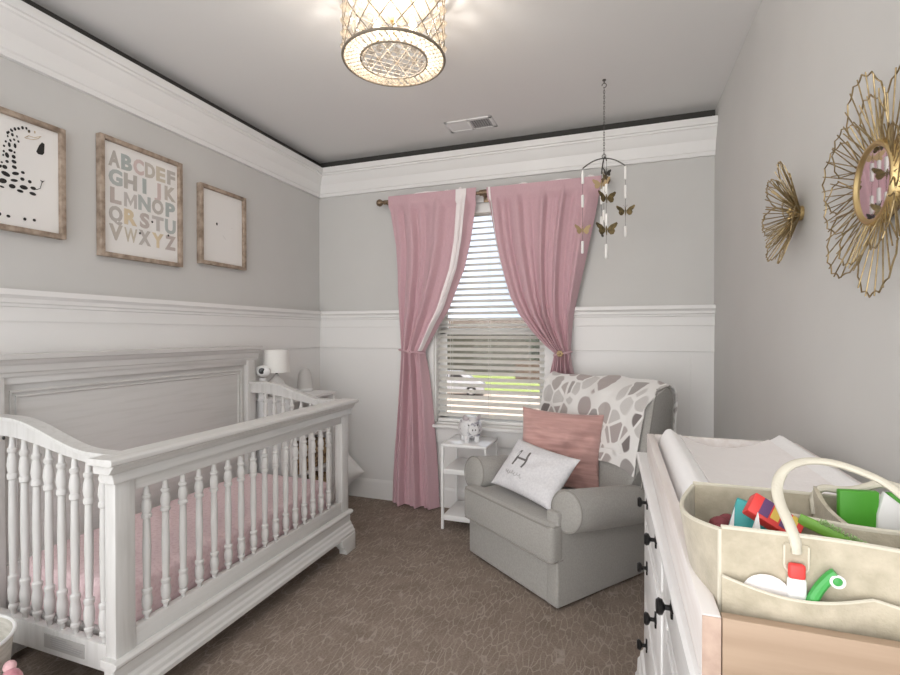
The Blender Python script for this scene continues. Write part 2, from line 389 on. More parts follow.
# chair rail, frieze board, panel, base boards
RAIL = [(0, 1.372), (.024, 1.372), (.026, 1.378), (.028, 1.432), (.034, 1.436), (.036, 1.447), (.044, 1.452), (.046, 1.468), (.056, 1.478), (.062, 1.482), (.062, 1.505), (0, 1.505)]
b = MB(); b.prism(RAIL, YB, 0, 'y'); b.box((0, YB, 1.206), (.02, 0, 1.374), .002); struct('trim_5', b, M['trim'], 'white chair rail on the left wall', ang=12)
b = MB(); b.prism([(-p[0], p[1]) for p in RAIL], 0, WX0 - .02, 'x'); b.prism([(-p[0], p[1]) for p in RAIL], WX1 + .02, W, 'x')
b.box((.02, -.02, 1.206), (WX0 - .02, 0, 1.374), .002); b.box((WX1 + .02, -.02, 1.206), (W, 0, 1.374), .002)
b.box((2.808, -.013, .14), (W, 0, 1.215), .002); struct('trim_6', b, M['trim'], 'white chair rail on the window wall', ang=12)
b = MB(); b.box((0, YB, .1), (.008, 0, 1.21), 0); struct('trim_7', b, M['trim'], 'white wainscot panel on the left wall')
b = MB(); b.box((WX0 - .02, -.008, .1), (WX1 + .02, 0, .61), 0); b.box((.008, -.008, .1), (WX0 - .02, 0, 1.21), 0); b.box((WX1 + .02, -.008, .1), (W, 0, 1.21), 0)
struct('trim_8', b, M['trim'], 'white wainscot panel on the window wall')
BB = [(0, 0), (.018, 0), (.018, .125), (.015, .14), (.009, .153), (0, .153)]
b = MB(); b.prism(BB, YB, 0, 'y'); struct('baseboard_left', b, M['trim'])
b = MB(); b.prism([(-p[0], p[1]) for p in BB], 0, W, 'x'); struct('baseboard_back', b, M['trim'])
b = MB(); b.prism([(W - p[0], p[1]) for p in BB], YB, 0, 'y'); struct('baseboard_right', b, M['trim'])

# window: casing, jamb, sashes, panes, stool and apron
b = MB()
for lo, hi in (((WX0 - .075, -.022, WZ0 - .02), (WX0, 0, WZ1 + .075)), ((WX1, -.022, WZ0 - .02), (WX1 + .075, 0, WZ1 + .075)), ((WX0, -.022, WZ1), (WX1, 0, WZ1 + .075))): b.box(lo, hi, .003)
for lo, hi in (((WX0, 0, WZ0), (WX0 + .012, .15, WZ1)), ((WX1 - .012, 0, WZ0), (WX1, .15, WZ1)), ((WX0, 0, WZ1 - .012), (WX1, .15, WZ1)), ((WX0, 0, WZ0), (WX1, .15, WZ0 + .012))): b.box(lo, hi, 0)
win = struct('window_1', b, M['trim'], 'white framed window behind a blind and pink curtains')
b = MB(); b.box((WX0 - .11, -.07, WZ0 - .022), (WX1 + .11, .01, WZ0 + .002), .006); struct('window_sill', b, M['trim'], parent=win)
b = MB(); b.box((WX0 - .09, -.026, WZ0 - .14), (WX1 + .09, -.006, WZ0 - .022), .004); struct('apron', b, M['trim'], parent=win)
zm = 1.34
for z0, z1, y in ((WZ0 + .012, zm + .02, .085), (zm - .02, WZ1 - .012, .115)):
    b = MB(); x0, x1 = WX0 + .012, WX1 - .012
    for lo, hi in (((x0, y, z0), (x0 + .05, y + .03, z1)), ((x1 - .05, y, z0), (x1, y + .03, z1)), ((x0, y, z0), (x1, y + .03, z0 + .045)), ((x0, y, z1 - .045), (x1, y + .03, z1))): b.box(lo, hi, .003)
    sa = struct('sash', b, M['white'], parent=win)
    b = MB(); b.box((x0 + .045, y + .012, z0 + .04), (x1 - .045, y + .016, z1 - .04), 0); struct('pane', b, M['pane'], parent=sa)

# ------------------------------------------------------------------ window blind
bl = thing('window_blind', 'white horizontal slat blind hanging inside the window', 'blind', (1.46, .035, 0))
b = MB(); b.box((WX0 + .014, .0, 2.225), (WX1 - .014, .055, 2.28), .004); b.box((WX0 + .014, -.012, 2.215), (WX1 - .014, -.002, 2.282), .004); b.build('headrail', M['blind'], bl)
b = MB(); z = 2.205
while z > .70:
    b.box((WX0 + .02, .01, z - .0015), (WX1 - .02, .06, z + .0015), .0007, rot=(math.radians(25), 0, 0), seg=1); z -= .0455
b.build('slats', M['slat'], bl)
b = MB(); b.box((WX0 + .02, .012, .65), (WX1 - .02, .058, .675), .004); b.build('bottom_rail', M['blind'], bl)
for x in (1.16, 1.46, 1.76):
    b = MB(); b.tube([(x, .008, 2.23), (x, .008, .67)], .0012, 6); b.tube([(x, .062, 2.23), (x, .062, .67)], .0012, 6); b.build('ladder_cord', M['blind'], bl)

# ------------------------------------------------------------------ curtain rod and curtains
rod = thing('curtain_rod', 'bronze curtain rod with a ball finial above the window', 'curtain rod', (1.45, -.1, 2.335))
b = MB(); b.tube([(.665, -.1, 2.335), (2.24, -.1, 2.335)], .013, 14); b.build('pole', M['bronze'], rod)
for x, s in ((.665, -1), (2.24, 1)):
    b = MB(); b.lathe([(.010, 0), (.017, .004), (.017, .012), (.011, .018), (.018, .026), (.027, .04), (.028, .052), (.022, .066), (.008, .074), (0, .075)], (x, -.1, 2.335), 16, axis=(s, 0, 0)); b.build('finial', M['bronze'], rod)
for x in (.69, 1.45, 2.2):
    b = MB(); b.box((x - .012, -.1, 2.315), (x + .012, -.022 if x == 1.45 else 0, 2.33), .002)
    b.box((x - .02, -.028 if x == 1.45 else -.006, 2.285), (x + .02, -.022 if x == 1.45 else 0, 2.37), .002)
    b.tube([(x - .028, -.1, 2.335), (x + .028, -.1, 2.335)], .021 if x == 1.45 else .017, 14); b.build('bracket', M['bronze'], rod)

def curtain(keys, yb, nf, ph, seed, nm, lab, sun_band, tie, side, yk):
    root = thing('curtain', lab, 'curtain', (yk, -.1, 0), group=None)
    zt, zb = keys[0][0], keys[-1][0]
    def pos(u, v, off=0):
        z = zt + (zb - zt) * v
        xo, xi = keyed(keys, z)
        wd = abs(xi - xo); g = max(0, min(1, (.7 - wd) / .5))        # how gathered this row is
        tz = math.exp(-((z - tie[2]) / .10) ** 2)
        top = sm((zt - z) / .10)
        uu = u + .020 * math.sin(2 * PI * (u * 1.7 + z * .35 + seed)) * (1 if 0 < u < 1 else 0)
        x = xo + (xi - xo) * uu
        a = (.027 + .015 * g) * (.35 + .65 * top) * (1 - .45 * tz)
        t = 2 * PI * (nf * u + ph + .10 * math.sin(z * 1.9 + seed))
        f = math.sin(t) * .75 + .35 * math.sin(1.9 * t + 1 + seed + z * .6) + .22 * math.sin(3.1 * t + 2.2 * seed)
        y = yb(z) + a * f + .012 * math.sin(PI * u) * g * -1
        y -= .020 * tz * (1 - (2 * u - 1) ** 2)
        if abs(z - 2.335) < .05: y = min(y, -.117)
        return Vector((x, y + off, z))
    b = MB(); b.grid(lambda u, v: pos(u, v), 110, 90); fab = b.build('fabric', M['curtain'], root, solid=.004, ang=80)
    b = MB()
    u0, u1 = sun_band
    b.grid(lambda u, v: pos(u0 + (u1 - u0) * u, .0 + .50 * v, -.0075), 8, 60)
    b.build('lining_sun', M['lining_sun'], root, solid=.002, ang=80)  # pale stripe near the inner edge: sunlight on the fold painted as white cloth
    for a0, a1, h in ((.28, .6, .016), (.62, .70, .01), (.80, .86, .022)) if side < 0 else ((.05, .12, .02), (.2, .48, .012), (.62, .7, .016)):
        b = MB()                                                    # frill of liner cloth standing above the rod pocket
        b.grid(lambda u, v: pos(a0 + (a1 - a0) * u, 0, .004) + Vector((0, .003 * math.sin(u * 20), (v - .3) * h * math.sin(PI * min(.97, max(.03, u))))), 16, 3)
        b.build('lining_frill', M['lining_sun'], root, solid=.002, ang=80)
    # tie-back: a twisted cord around the gathered cloth with a knot
    x0, x1 = keyed(keys, tie[2]); lo, hi = min(x0, x1) + .01, max(x0, x1)
    cx, hw = (lo + hi) / 2, (hi - lo) / 2
    pts = [(cx + (hw + .012) * math.cos(t), yb(tie[2]) - .028 + .060 * math.sin(t), tie[2] + .012 * math.cos(t) * side) for t in [k * 2 * PI / 40 for k in range(40)]]
    b = MB(); b.tube(pts, .007, 8, closed=True); tb = b.build('tieback', M['curtain'], root)
    b = MB(); kx = tie[0]; ky = yb(tie[2]) - .094
    for k in range(6):
        b.ball((kx + .013 * math.cos(k * PI / 3), ky, tie[2] + .013 * math.sin(k * PI / 3)), (.010, .006, .010), 8)
    b.ball((kx, ky - .004, tie[2]), .009, 8); b.build('tieback_rosette', M['brass2'] if side > 0 else M['curtain'], tb)
    return root
KL = [(2.372, .70, 1.40), (2.30, .70, 1.395), (2.0, .75, 1.348), (1.8, .763, 1.30), (1.643, .768, 1.234), (1.5, .777, 1.17), (1.387, .785, 1.095), (1.28, .793, 1.035), (1.237, .796, 1.012), (1.189, .799, .985), (1.12, .795, .995), (1.0, .787, 1.012), (.813, .772, 1.036), (.6, .755, 1.055), (.426, .738, 1.07), (.2, .722, 1.085), (.012, .712, 1.095)]
KR = [(2.365, 2.262, 1.475), (2.30, 2.25, 1.482), (2.0, 2.186, 1.535), (1.85, 2.155, 1.57), (1.703, 2.125, 1.612), (1.58, 2.10, 1.65), (1.453, 2.075, 1.715), (1.34, 2.066, 1.80), (1.244, 2.06, 1.89), (1.189, 2.058, 1.955), (1.12, 2.065, 1.94), (1.0, 2.09, 1.91), (.78, 2.11, 1.86), (.5, 2.13, 1.83), (.2, 2.15, 1.81), (.012, 2.16, 1.80)]
curtain(KL, lambda z: -.1 if z > 1.6 else -.095, 3.1, .1, .3, 'curtain', 'left pink curtain tied back, hem reaching the carpet beside the side table', (.775, .915), (.905, -.1, 1.189), -1, .9)
curtain(KR, lambda z: -.098 + .02 * sm((1.3 - z) / .5), 4.8, .35, 1.1, 'curtain', 'right pink curtain tied back, falling behind the grey armchair', (.972, .995), (2.0, -.1, 1.189), 1, 2.0)

# ------------------------------------------------------------------ crib
Y0, Y1, XF, XB = -2.325, -.865, .80, .035
cr = thing('crib', 'washed white crib with turned spindles and a pink fitted mattress', 'crib', (.42, -1.595, 0))
def spin_profile(L):
    P = [(0, .0085), (.035, .0115), (.045, .0175), (.06, .0175), (.068, .013), (.10, .0185), (.15, .0195), (.19, .015), (.20, .0185), (.22, .0185), (.23, .0125), (.30, .0135), (.5, .0155), (.70, .0135), (.752, .0125), (.76, .0185), (.782, .0185), (.79, .015), (.83, .0195), (.87, .017), (.90, .0125), (.91, .0175), (.926, .0175), (.935, .012), (1.0, .0085)]
    return [(r * .9, t * L) for t, r in P]
def spindle(L):
    b = MB(); b.lathe(spin_profile(L), (0, 0, 0), 14); o = b.build('spindle', M['crib']); o.parent = cr; return o
OC = OFF[cr.name]
# corner posts
for y in (Y0, Y1 - .072):
    b = MB(); b.box((XF - .05, y, .235), (XF, y + .072, .845), .004); b.build('post', M['crib'], cr)
    b = MB(); b.box((XB, y, .02), (XB + .062, y + .072, 1.15), .004); b.build('post', M['crib'], cr)
# front rail: cap, cove and bright lower moulding
def front_mould(prof, name, e0=0.0, e1=0.0):
    b = MB(); b.prism(prof, Y0 - e0, Y1 + e1, 'y', bev=.0015, seg=1); return b.build(name, M['cribh'], cr, ang=12)
front_mould([(.735, .893), (.735, .915), (.84, .918), (.846, .912), (.846, .899), (.838, .893)], 'top_rail', .045, .045)
front_mould([(.74, .862), (.74, .893), (.832, .893), (.832, .886), (.824, .880), (.820, .870), (.812, .862)], 'cove_moulding', .03, .03)
front_mould([(.745, .828), (.745, .862), (.806, .862), (.815, .836), (.815, .828)], 'lower_moulding', .015, .015)
b = MB(); b.box((.765, Y0 + .07, .782), (.795, Y1 - .07, .83), .003); b.build('front_upper_rail', M['cribh'], cr)
b = MB(); b.box((.765, Y0 + .07, .235), (.795, Y1 - .07, .305), .003); b.build('front_lower_rail', M['cribh'], cr)
front_mould([(.75, .212), (.75, .238), (.812, .238), (.824, .232), (.824, .222), (.815, .212)], 'ledge_moulding', .018, .018)
front_mould([(.76, .10), (.76, .212), (.805, .212), (.805, .168), (.813, .160), (.816, .148), (.826, .140), (.830, .126), (.838, .118), (.838, .10)], 'base_moulding', .012, .012)
for s, y in ((1, Y0 - .012), (-1, Y1 + .012)):
    for x0, x1 in ((.79, .842), (XB, XB + .05)):
        pl = [(y, .0), (y + s * .10, 0), (y + s * .105, .03), (y + s * .12, .038), (y + s * .125, .055), (y + s * .15, .062), (y + s * .155, .102), (y, .102)]
        b = MB(); b.prism(pl, x0, x1, 'x', bev=.002); b.build('bracket_foot', M['cribh'], cr)
# headboard
b = MB()
yh0, yh1 = Y0, Y1
b.box((XB + .012, yh0 + .07, .25), (XB + .03, yh1 - .07, 1.16), .001)
for lo, hi in (((XB, yh0 + .06, 1.12), (XB + .05, yh1 - .06, 1.16)), ((XB, yh0 + .06, .25), (XB + .05, yh1 - .06, .40))): b.box(lo, hi, .003)
b.build('headboard_panel', M['cribh'], cr)
def bead(d, r, x):
    b = MB(); q = [(x, yh0 + .075 + d, .42), (x, yh0 + .075 + d, 1.118 - d), (x, yh1 - .075 - d, 1.118 - d), (x, yh1 - .075 - d, .42)]
    b.tube(q, r, 8); return b
bead(.03, .008, XB + .032).build('bead_moulding', M['cribh'], cr); bead(.05, .006, XB + .032).build('bead_moulding', M['cribh'], cr)
hb = [(XB - .01, 1.15), (XB + .058, 1.15), (XB + .06, 1.165), (XB + .066, 1.17), (XB + .068, 1.196), (XB + .08, 1.205), (XB + .088, 1.218), (XB + .10, 1.222), (XB + .104, 1.242), (XB - .01, 1.242)]
b = MB(); b.prism(hb, yh0 - .035, yh1 + .02, 'y', bev=.001, seg=1); b.build('headboard_crown', M['cribh'], cr, ang=12)
# end panels: curved rail, lower rail, spindles
def ztop(x): return .905 + .093 * (1 - sm((x - .22) / .45))
def zund(x): return .937 - .064 * sm((x - .18) / .52)
XSP = [.206, .276, .344, .412, .481, .550, .621, .696]
xs = [XB + .05 + (XF - .05 - XB - .05 + .03) * k / 24 for k in range(25)]
for y, near in ((Y0 + .036, True), (Y1 - .036, False)):
    P = [(x, ztop(x)) for x in xs] + [(x, zund(x)) for x in xs[::-1]]
    b = MB(); b.prism(P, y - .012, y + .012, 'y'); b.build('end_rail', M['crib'], cr)
    P = [(x, ztop(x) + .012) for x in xs] + [(x, ztop(x) - .002) for x in xs[::-1]]
    b = MB(); b.prism(P, y - .026, y + .026, 'y'); b.build('end_rail_cap', M['crib'], cr)
    b = MB(); b.box((XB + .05, y - .016, .165), (XF - .04, y + .016, .258), .003); lr = b.build('end_lower_rail', M['crib'], cr)
    if near:
        b = MB(); b.box((.41, y - .0185, .188), (.62, y - .0155, .238), .001, mi=0)
        for k, (a, c) in enumerate(((.445, .53), (.445, .56), (.445, .615), (.45, .61), (.45, .60))):
            z = .230 - .0075 * k
            b.box((a, y - .0192, z - .0016), (c, y - .0184, z + .0016), 0, mi=1)
        b.build('sticker', [M['plate'], M['printl']], lr)
    for k in range(8):
        x = XSP[k]
        zt = zund(x) + .004
        o = spindle(zt - .254); o.location = Vector((x, y, .254)) - OC
    for sx in (.215,):
        b = MB(); b.lathe([(.007, 0), (.007, .003), (0, .0035)], (.185, y - .014 if near else y + .014, .93), 10, axis=(0, -1 if near else 1, 0)); b.build('bolt_hole', M['cover'], cr)
# front spindles
ys = [-2.196 + .0763 * k for k in range(16)]
sp0 = spindle(.782 - .303)
for k, y in enumerate(ys):
    o = sp0 if k == 0 else dup(sp0, (0, 0, 0), cr); o.location = Vector((.78, y, .303)) - OC
# mattress
def super_box(c, h, n=.16, nu=40, nv=20):
    def f(u, v):
        a = u * 2 * PI; e = (v - .5) * PI
        p = lambda t, k: math.copysign(abs(t) ** k, t)
        return Vector((c[0] + h[0] * p(math.cos(e), n) * p(math.cos(a), n), c[1] + h[1] * p(math.cos(e), n) * p(math.sin(a), n), c[2] + h[2] * p(math.sin(e), n)))
    return f
b = MB(); b.grid(super_box((.435, -1.595, .345), (.315, .652, .10), .2), 64, 24, cu=True); b.build('mattress', M['sheet'], cr, ang=60)
b = MB(); b.box((.12, -2.24, .225), (.745, -.95, .25), .004); b.build('mattress_base', M['crib'], cr)

# ------------------------------------------------------------------ nightstand corner
ns = thing('nightstand', 'white open-shelf nightstand in the corner behind the crib', 'nightstand', (.19, -.57, 0))
NX0, NX1, NY0, NY1, NZ = .03, .335, -.825, -.295, .888
b = MB(); b.box((NX0 - .005, NY0 - .01, NZ - .022), (NX1 + .008, NY1 + .01, NZ), .004); b.build('top', M['white'], ns)
for y in (NY0, NY1 - .018):
    b = MB(); b.box((NX0, y, .0), (NX1, y + .018, NZ - .022), .002); b.build('side_panel', M['white'], ns)
for z in (.08, .34, .60):
    b = MB(); b.box((NX0, NY0 + .018, z), (NX1 - .004, NY1 - .018, z + .018), .002); b.build('shelf', M['white'], ns)
b = MB(); b.box((NX0, NY0 + .018, .08), (NX0 + .008, NY1 - .018, NZ - .022), 0); b.build('back_panel', M['white'], ns)
for y, z, lab in ((-.56, .359, 'tan wicker basket on the middle shelf of the nightstand, towards the window'), (-.56, .099, 'tan wicker basket on the bottom shelf of the nightstand')):
    k = thing('wicker_basket', lab, 'basket', (.19, y, z), group='wicker baskets in the nightstand')
    b = MB(); b.box((.06, y - .22, z), (.32, y + .22, z + .17), .02, seg=3); b.build('basket_body', M['wicker'], k)
    b = MB(); b.box((.055, y - .225, z + .155), (.326, y + .225, z + .18), .008); b.build('rim', M['wicker'], k)
lp = thing('table_lamp', 'small white table lamp with a drum shade on the nightstand', 'lamp', (.13, -.70, NZ))
b = MB(); b.lathe([(.045, 0), (.047, .006), (.05, .02), (.066, .06), (.064, .085), (.045, .115), (.022, .135), (.014, .15), (.012, .155)], (.13, -.70, NZ), 24); b.build('base', M['ceramic'], lp)
b = MB(); b.lathe([(.008, 0), (.008, .05)], (.13, -.70, NZ + .15), 10); b.build('socket', M['black'], lp)
b = MB(); b.lathe([(.087, 0), (.082, .155)], (.13, -.70, 1.056), 32)
for f in [f for f in b.bm.faces if len(f.verts) > 4]: b.bm.faces.remove(f)
b.build('lamp_shade', M['lamp'], lp, solid=.003)
b = MB(); b.tube([(.13 - .083, -.70, 1.12), (.13 + .083, -.70, 1.12)], .0018, 6); b.build('spider', M['black'], lp)
mo = thing('baby_monitor', 'white baby monitor camera with a dark lens beside the headboard', 'baby monitor', (.11, -.815, NZ))
b = MB(); b.lathe([(.030, 0), (.032, .008), (.028, .03), (.024, .07), (.024, .135)], (.11, -.812, NZ), 22); b.build('stand', M['white'], mo)
b = MB(); b.ball((.11, -.812, 1.070), (.058, .038, .040), 22); hd = b.build('head', M['white'], mo)
b = MB(); b.lathe([(.019, 0), (.021, .003), (.018, .007), (0, .010)], (.128, -.844, 1.074), 18, axis=(.62, -.78, 0)); b.build('lens', M['dark'], hd)
b = MB(); b.box((.036, -.835, 1.045), (.054, -.795, 1.098), .006); b.build('side_bracket', M['white'], mo)
dn = thing('humidifier', 'small grey-white cone on the nightstand nearest the room corner', 'humidifier', (.115, -.36, NZ))
# (a cone with a rounded tip and a base ring)
b = MB(); b.lathe([(.060, 0), (.062, .006), (.060, .024), (.057, .028), (.054, .08), (.047, .13), (.034, .158), (.016, .172), (0, .175)], (.115, -.36, NZ), 24); b.build('body', M['cone'], dn)
b = MB(); b.lathe([(.063, 0), (.064, .004), (.063, .02)], (.115, -.36, NZ + .002), 24); b.build('base_ring', M['white'], dn)

# white cushion behind the crib's far post
def pillow_bm(w, h, t, n=26, wr=0.0, seed=0, ex=.55, ribs=0):
    def th(u, v): return t / 2 * ((1 - abs(u) ** 3) * (1 - abs(v) ** 3)) ** ex
    def pt(u, v, s):
        k = 1 - .07 * (1 - v * v); l = 1 - .07 * (1 - u * u)
        wob = wr * noise.noise(Vector((u * 2.3 + seed, v * 3.1, seed))) if wr else 0
        if ribs: wob += ribs * math.sin(v * 34 + 3 * noise.noise(Vector((u * 2, v * 2, 5)))) * (.4 + noise.noise(Vector((u * 3, v * 5, 9))))
        e = (1 - abs(u) ** 4) * (1 - abs(v) ** 4)
        return Vector((u * w / 2 * k, s * (th(u, v) + wob * e * s) + .0, v * h / 2 * l))
    b = MB()
    for s in (-1, 1): b.grid(lambda u, v: pt(2 * u - 1, 2 * v - 1, s), n, n)
    bmesh.ops.remove_doubles(b.bm, verts=b.bm.verts, dist=.0004)
    return b, (lambda u, v: pt(u, v, -1))
cu = thing('cushion', 'white cushion leaning on the window wall behind the crib', 'cushion', (.245, -.115, .232), local=True, rot=(math.radians(-9), math.radians(45), 0))
b, _ = pillow_bm(.33, .33, .11); b.build('cushion_cover', M['white'], cu)

# ------------------------------------------------------------------ framed prints
def frame(y0, y1, z0, z1, lab, art):
    root = thing('framed_print', lab, 'picture', (0, (y0 + y1) / 2, (z0 + z1) / 2), group=None)
    t, d = .021, .036
    b = MB()
    for lo, hi in (((0.001, y0, z0), (d, y0 + t, z1)), ((0.001, y1 - t, z0), (d, y1, z1)), ((0.001, y0 + t, z0), (d, y1 - t, z0 + t)), ((0.001, y0 + t, z1 - t), (d, y1 - t, z1))): b.box(lo, hi, .002)
    b.build('frame', M['frame'], root)
    b = MB(); b.box((.004, y0 + t, z0 + t), (.016, y1 - t, z1 - t), 0)
    mats = [M['paper']]
    art(b, mats, y0, y1, z0, z1)
    b.build('print', mats, root, recalc=False, ang=0)
def ell(b, y, z, ry, rz, mi, rot=0, n=14, x=.0172):
    c, s = math.cos(rot), math.sin(rot)
    b.poly([(x, y + ry * math.cos(k * 2 * PI / n) * c - rz * math.sin(k * 2 * PI / n) * s, z + ry * math.cos(k * 2 * PI / n) * s + rz * math.sin(k * 2 * PI / n) * c) for k in range(n)], mi)
SPOT = [(-2.202, 1.974, .016, .009), (-2.168, 1.986, .013, .007), (-2.212, 1.943, .014, .01), (-2.173, 1.956, .013, .006), (-2.144, 1.97, .008, .007), (-2.18, 1.93, .012, .009), (-2.139, 1.937, .015, .009), (-2.104, 1.943, .011, .007), (-2.152, 1.918, .012, .006), (-2.106, 1.919, .013, .007), (-2.215, 1.918, .008, .004), (-2.205, 2.001, .009, .008), (-2.172, 2.011, .009, .007), (-2.173, 2.033, .009, .007), (-2.197, 2.026, .006, .006), (-2.197, 2.052, .007, .011), (-2.174, 2.053, .007, .008), (-2.185, 2.075, .008, .006), (-2.189, 2.097, .005, .01), (-2.169, 2.1, .005, .01), (-2.171, 2.072, .004, .005), (-2.207, 2.086, .004, .005), (-2.208, 2.064, .004, .005), (-2.21, 2.048, .003, .005), (-2.215, 2.017, .004, .004), (-2.219, 2.0, .004, .007), (-2.201, 2.106, .004, .005), (-2.185, 2.116, .004, .006), (-2.172, 2.124, .004, .005), (-2.157, 2.122, .004, .005), (-2.162, 2.141, .003, .005), (-2.178, 2.142, .005, .007), (-2.194, 2.13, .003, .005), (-2.191, 2.148, .004, .005), (-2.179, 2.158, .004, .005), (-2.142, 1.998, .007, .006), (-2.117, 1.967, .007, .007), (-2.194, 1.804, .007, .006), (-2.223, 1.806, .005, .007), (-2.136, 1.805, .006, .007), (-2.101, 1.808, .006, .006), (-2.195, 2.143, .004, .006), (-2.182, 2.16, .004, .006), (-2.169, 2.169, .005, .007), (-2.156, 2.176, .005, .006), (-2.142, 2.185, .005, .007), (-2.128, 2.188, .004, .006), (-2.118, 2.18, .004, .006), (-2.238, 1.965, .014, .01), (-2.246, 1.935, .013, .009), (-2.262, 1.955, .01, .008)]
def art_giraffe(b, mats, y0, y1, z0, z1):
    mats += [M['ink'], M['tanink']]
    for i, (y, z, a, c) in enumerate(SPOT): ell(b, y, z, a, c, 1, ((i * 37) % 40 - 20) / 60)
    b.poly([(.0172, *p) for p in ((-2.07, 2.151), (-2.06, 2.147), (-2.062, 2.106), (-2.069, 2.096), (-2.086, 2.095), (-2.092, 2.104), (-2.081, 2.134))], 1)
    b.tube([(.0172, -2.093, 1.940), (.0172, -2.078, 1.950), (.0172, -2.070, 1.982)], .0012, 6, mi=1)
    b.poly([(.0174, -2.079, 1.987), (.0174, -2.070, 1.976), (.0174, -2.060, 1.988), (.0174, -2.070, 1.984)], 1)
    b.tube([(.0168, *p) for p in ((-2.135, 2.147), (-2.12, 2.160), (-2.098, 2.161), (-2.073, 2.175), (-2.084, 2.162), (-2.103, 2.150), (-2.128, 2.146))], .0012, 6, closed=True, mi=2)
    for p in ((-2.097, 2.184), (-2.12, 2.178)): ell(b, p[0], p[1], .003, .006, 2)
LC = ['b5b0aa', 'bdb6ae', 'd2c2a6', 'b0b5b3', 'c9b8b5', 'b8b3ae', 'beb9b6', 'a9b0ae', 'c6bdae', 'bab0ab']
def letter_m(w=.074, h=.072, k=.017):
    b = bmesh.new(); x, y = w / 2, h / 2
    P = [(-x, -y), (-x, y), (-x + k, y), (0, -y * .1), (x - k, y), (x, y), (x, -y), (x - k, -y), (x - k, y * .25), (0, -y * .8), (-x + k, y * .25), (-x + k, -y)]
    A = [b.verts.new((p[0], p[1], 0)) for p in P]; f = b.faces.new(A)
    bmesh.ops.triangulate(b, faces=[f]); return b
def art_letters(b, mats, y0, y1, z0, z1):
    for i, c in enumerate(LC): mats.append(mat('print_letter_tone', c, .85))
    mats.append(M['ink'])
    rows = ['ABCDEF', 'GHIJK', 'LMNOP', 'QRSTU', 'VWXYZ']; k = 0
    cz = 2.184
    for r, row in enumerate(rows):
        n = len(row); ya, yc = -1.742, -1.458
        for i, ch in enumerate(row):
            t = letter_m() if ch == 'M' else text_bm(ch, .102, .0012 if ch in 'MW' else .0045)
            y = -1.756 + (.49 - .125) / n * (i + .5) + .012 if False else (-1.785 + .385 * (i + .5) / n)
            gx = [v.co.x for v in t.verts]; gw = max(gx) - min(gx); k_ = min(1.12, .90 * .385 / n / gw); gm = (max(gx) + min(gx)) / 2
            for v in t.verts: v.co.x = (v.co.x - gm) * k_
            for v in t.verts: v.co = Vector((.0168 + .0003 * (k % 4) + v.co.z, y + v.co.x, cz - .0905 * r + v.co.y))
            b.add(t, 1 + (k * 7 + r) % len(LC)); k += 1
    for y, z in ((-1.452, 1.866), (-1.62, 1.846), (-1.55, 1.92)): ell(b, y, z, .006, .006, len(LC) + 1, x=.0185)
def art_plain(b, mats, y0, y1, z0, z1):
    mats += [M['ink'], mat('print_faint_tone', (.72, .70, .68), .85)]
    ell(b, -1.109, 2.003, .007, .009, 1)
    ell(b, -.985, 2.0, .006, .003, 2); ell(b, -1.05, 1.93, .004, .02, 2, .8)
frame(-2.35, -1.985, 1.745, 2.235, 'oak framed giraffe print, leftmost on the left wall', art_giraffe)
frame(-1.832, -1.372, 1.70, 2.286, 'large oak framed alphabet print in the middle of the left wall', art_letters)
frame(-1.247, -.877, 1.743, 2.221, 'oak framed nearly blank print nearest the window on the left wall', art_plain)

# ------------------------------------------------------------------ ceiling light
CL = Vector((1.52, -1.70, 0)); R0 = .198; ZB, ZT = 2.42, 2.675
ch = thing('ceiling_light', 'round crystal drum ceiling light with a gold lattice, lit', 'ceiling light', (CL.x, CL.y, H))
def cp(r, a, z): return (CL.x + r * math.cos(a), CL.y + r * math.sin(a), z)
b = MB(); b.lathe([(.0, 0), (.10, 0), (.12, -.012), (.12, -.03), (.0, -.03)][::-1], (CL.x, CL.y, H), 32)
b.tube([(CL.x, CL.y, H - .03), (CL.x, CL.y, ZB + .10)], .010, 10)
b.lathe([(0, 0), (.172, 0), (.172, .006), (0, .006)], (CL.x, CL.y, ZT - .004), 32)  # solid disc added to stop bulb light glaring on the ceiling
for k in range(3): b.tube([(CL.x, CL.y, ZT), cp(R0, k * 2 * PI / 3 + .4, ZT)], .005, 8)
b.build('mount_and_light_stop', M['champagne'], ch)
b = MB(); nc = 16; nr = 5
def circ(r, z, n=64): return [cp(r, k * 2 * PI / n, z) for k in range(n)]
for r, z, t in ((R0 + .004, ZB, .0055), (R0 + .004, ZT, .0055), (.132, ZB - .004, .0035)): b.tube(circ(r, z), t, 8, closed=True)
for k in range(nc):
    for s in (-1, 1):
        b.tube([cp(R0 + .004, (k + s * t * nr / 2 / 10.0) * 2 * PI / nc, ZB + (ZT - ZB) * t / 10) for t in range(11)], .0022, 6)
b.build('lattice_frame', M['champagne'], ch)
b = MB(); dz = (ZT - ZB) / nr
for k in range(nc):
    for j in range(nr):
        for hf in (0, .5):
            z = ZB + (j + .5 * (1 if hf else 0) + (0 if hf else .0)) * dz
            if hf == 0 and j == 0: continue
            b.octa(cp(R0, (k + (.5 if (hf and nr % 2) else 0) + (0 if hf == .5 else 0)) * 2 * PI / nc, z), .016, .021)
b.build('crystals', M['crystal'], ch, ang=5)
b = MB()
for r, n in ((.190, 46), (.174, 42), (.158, 38), (.143, 34)):
    for k in range(n): b.octa(cp(r, (k + .5 * (n % 4)) * 2 * PI / n, ZB + .001), .010, .009)
b.build('bead_ring', M['crystal2'], ch, ang=5)
b = MB()
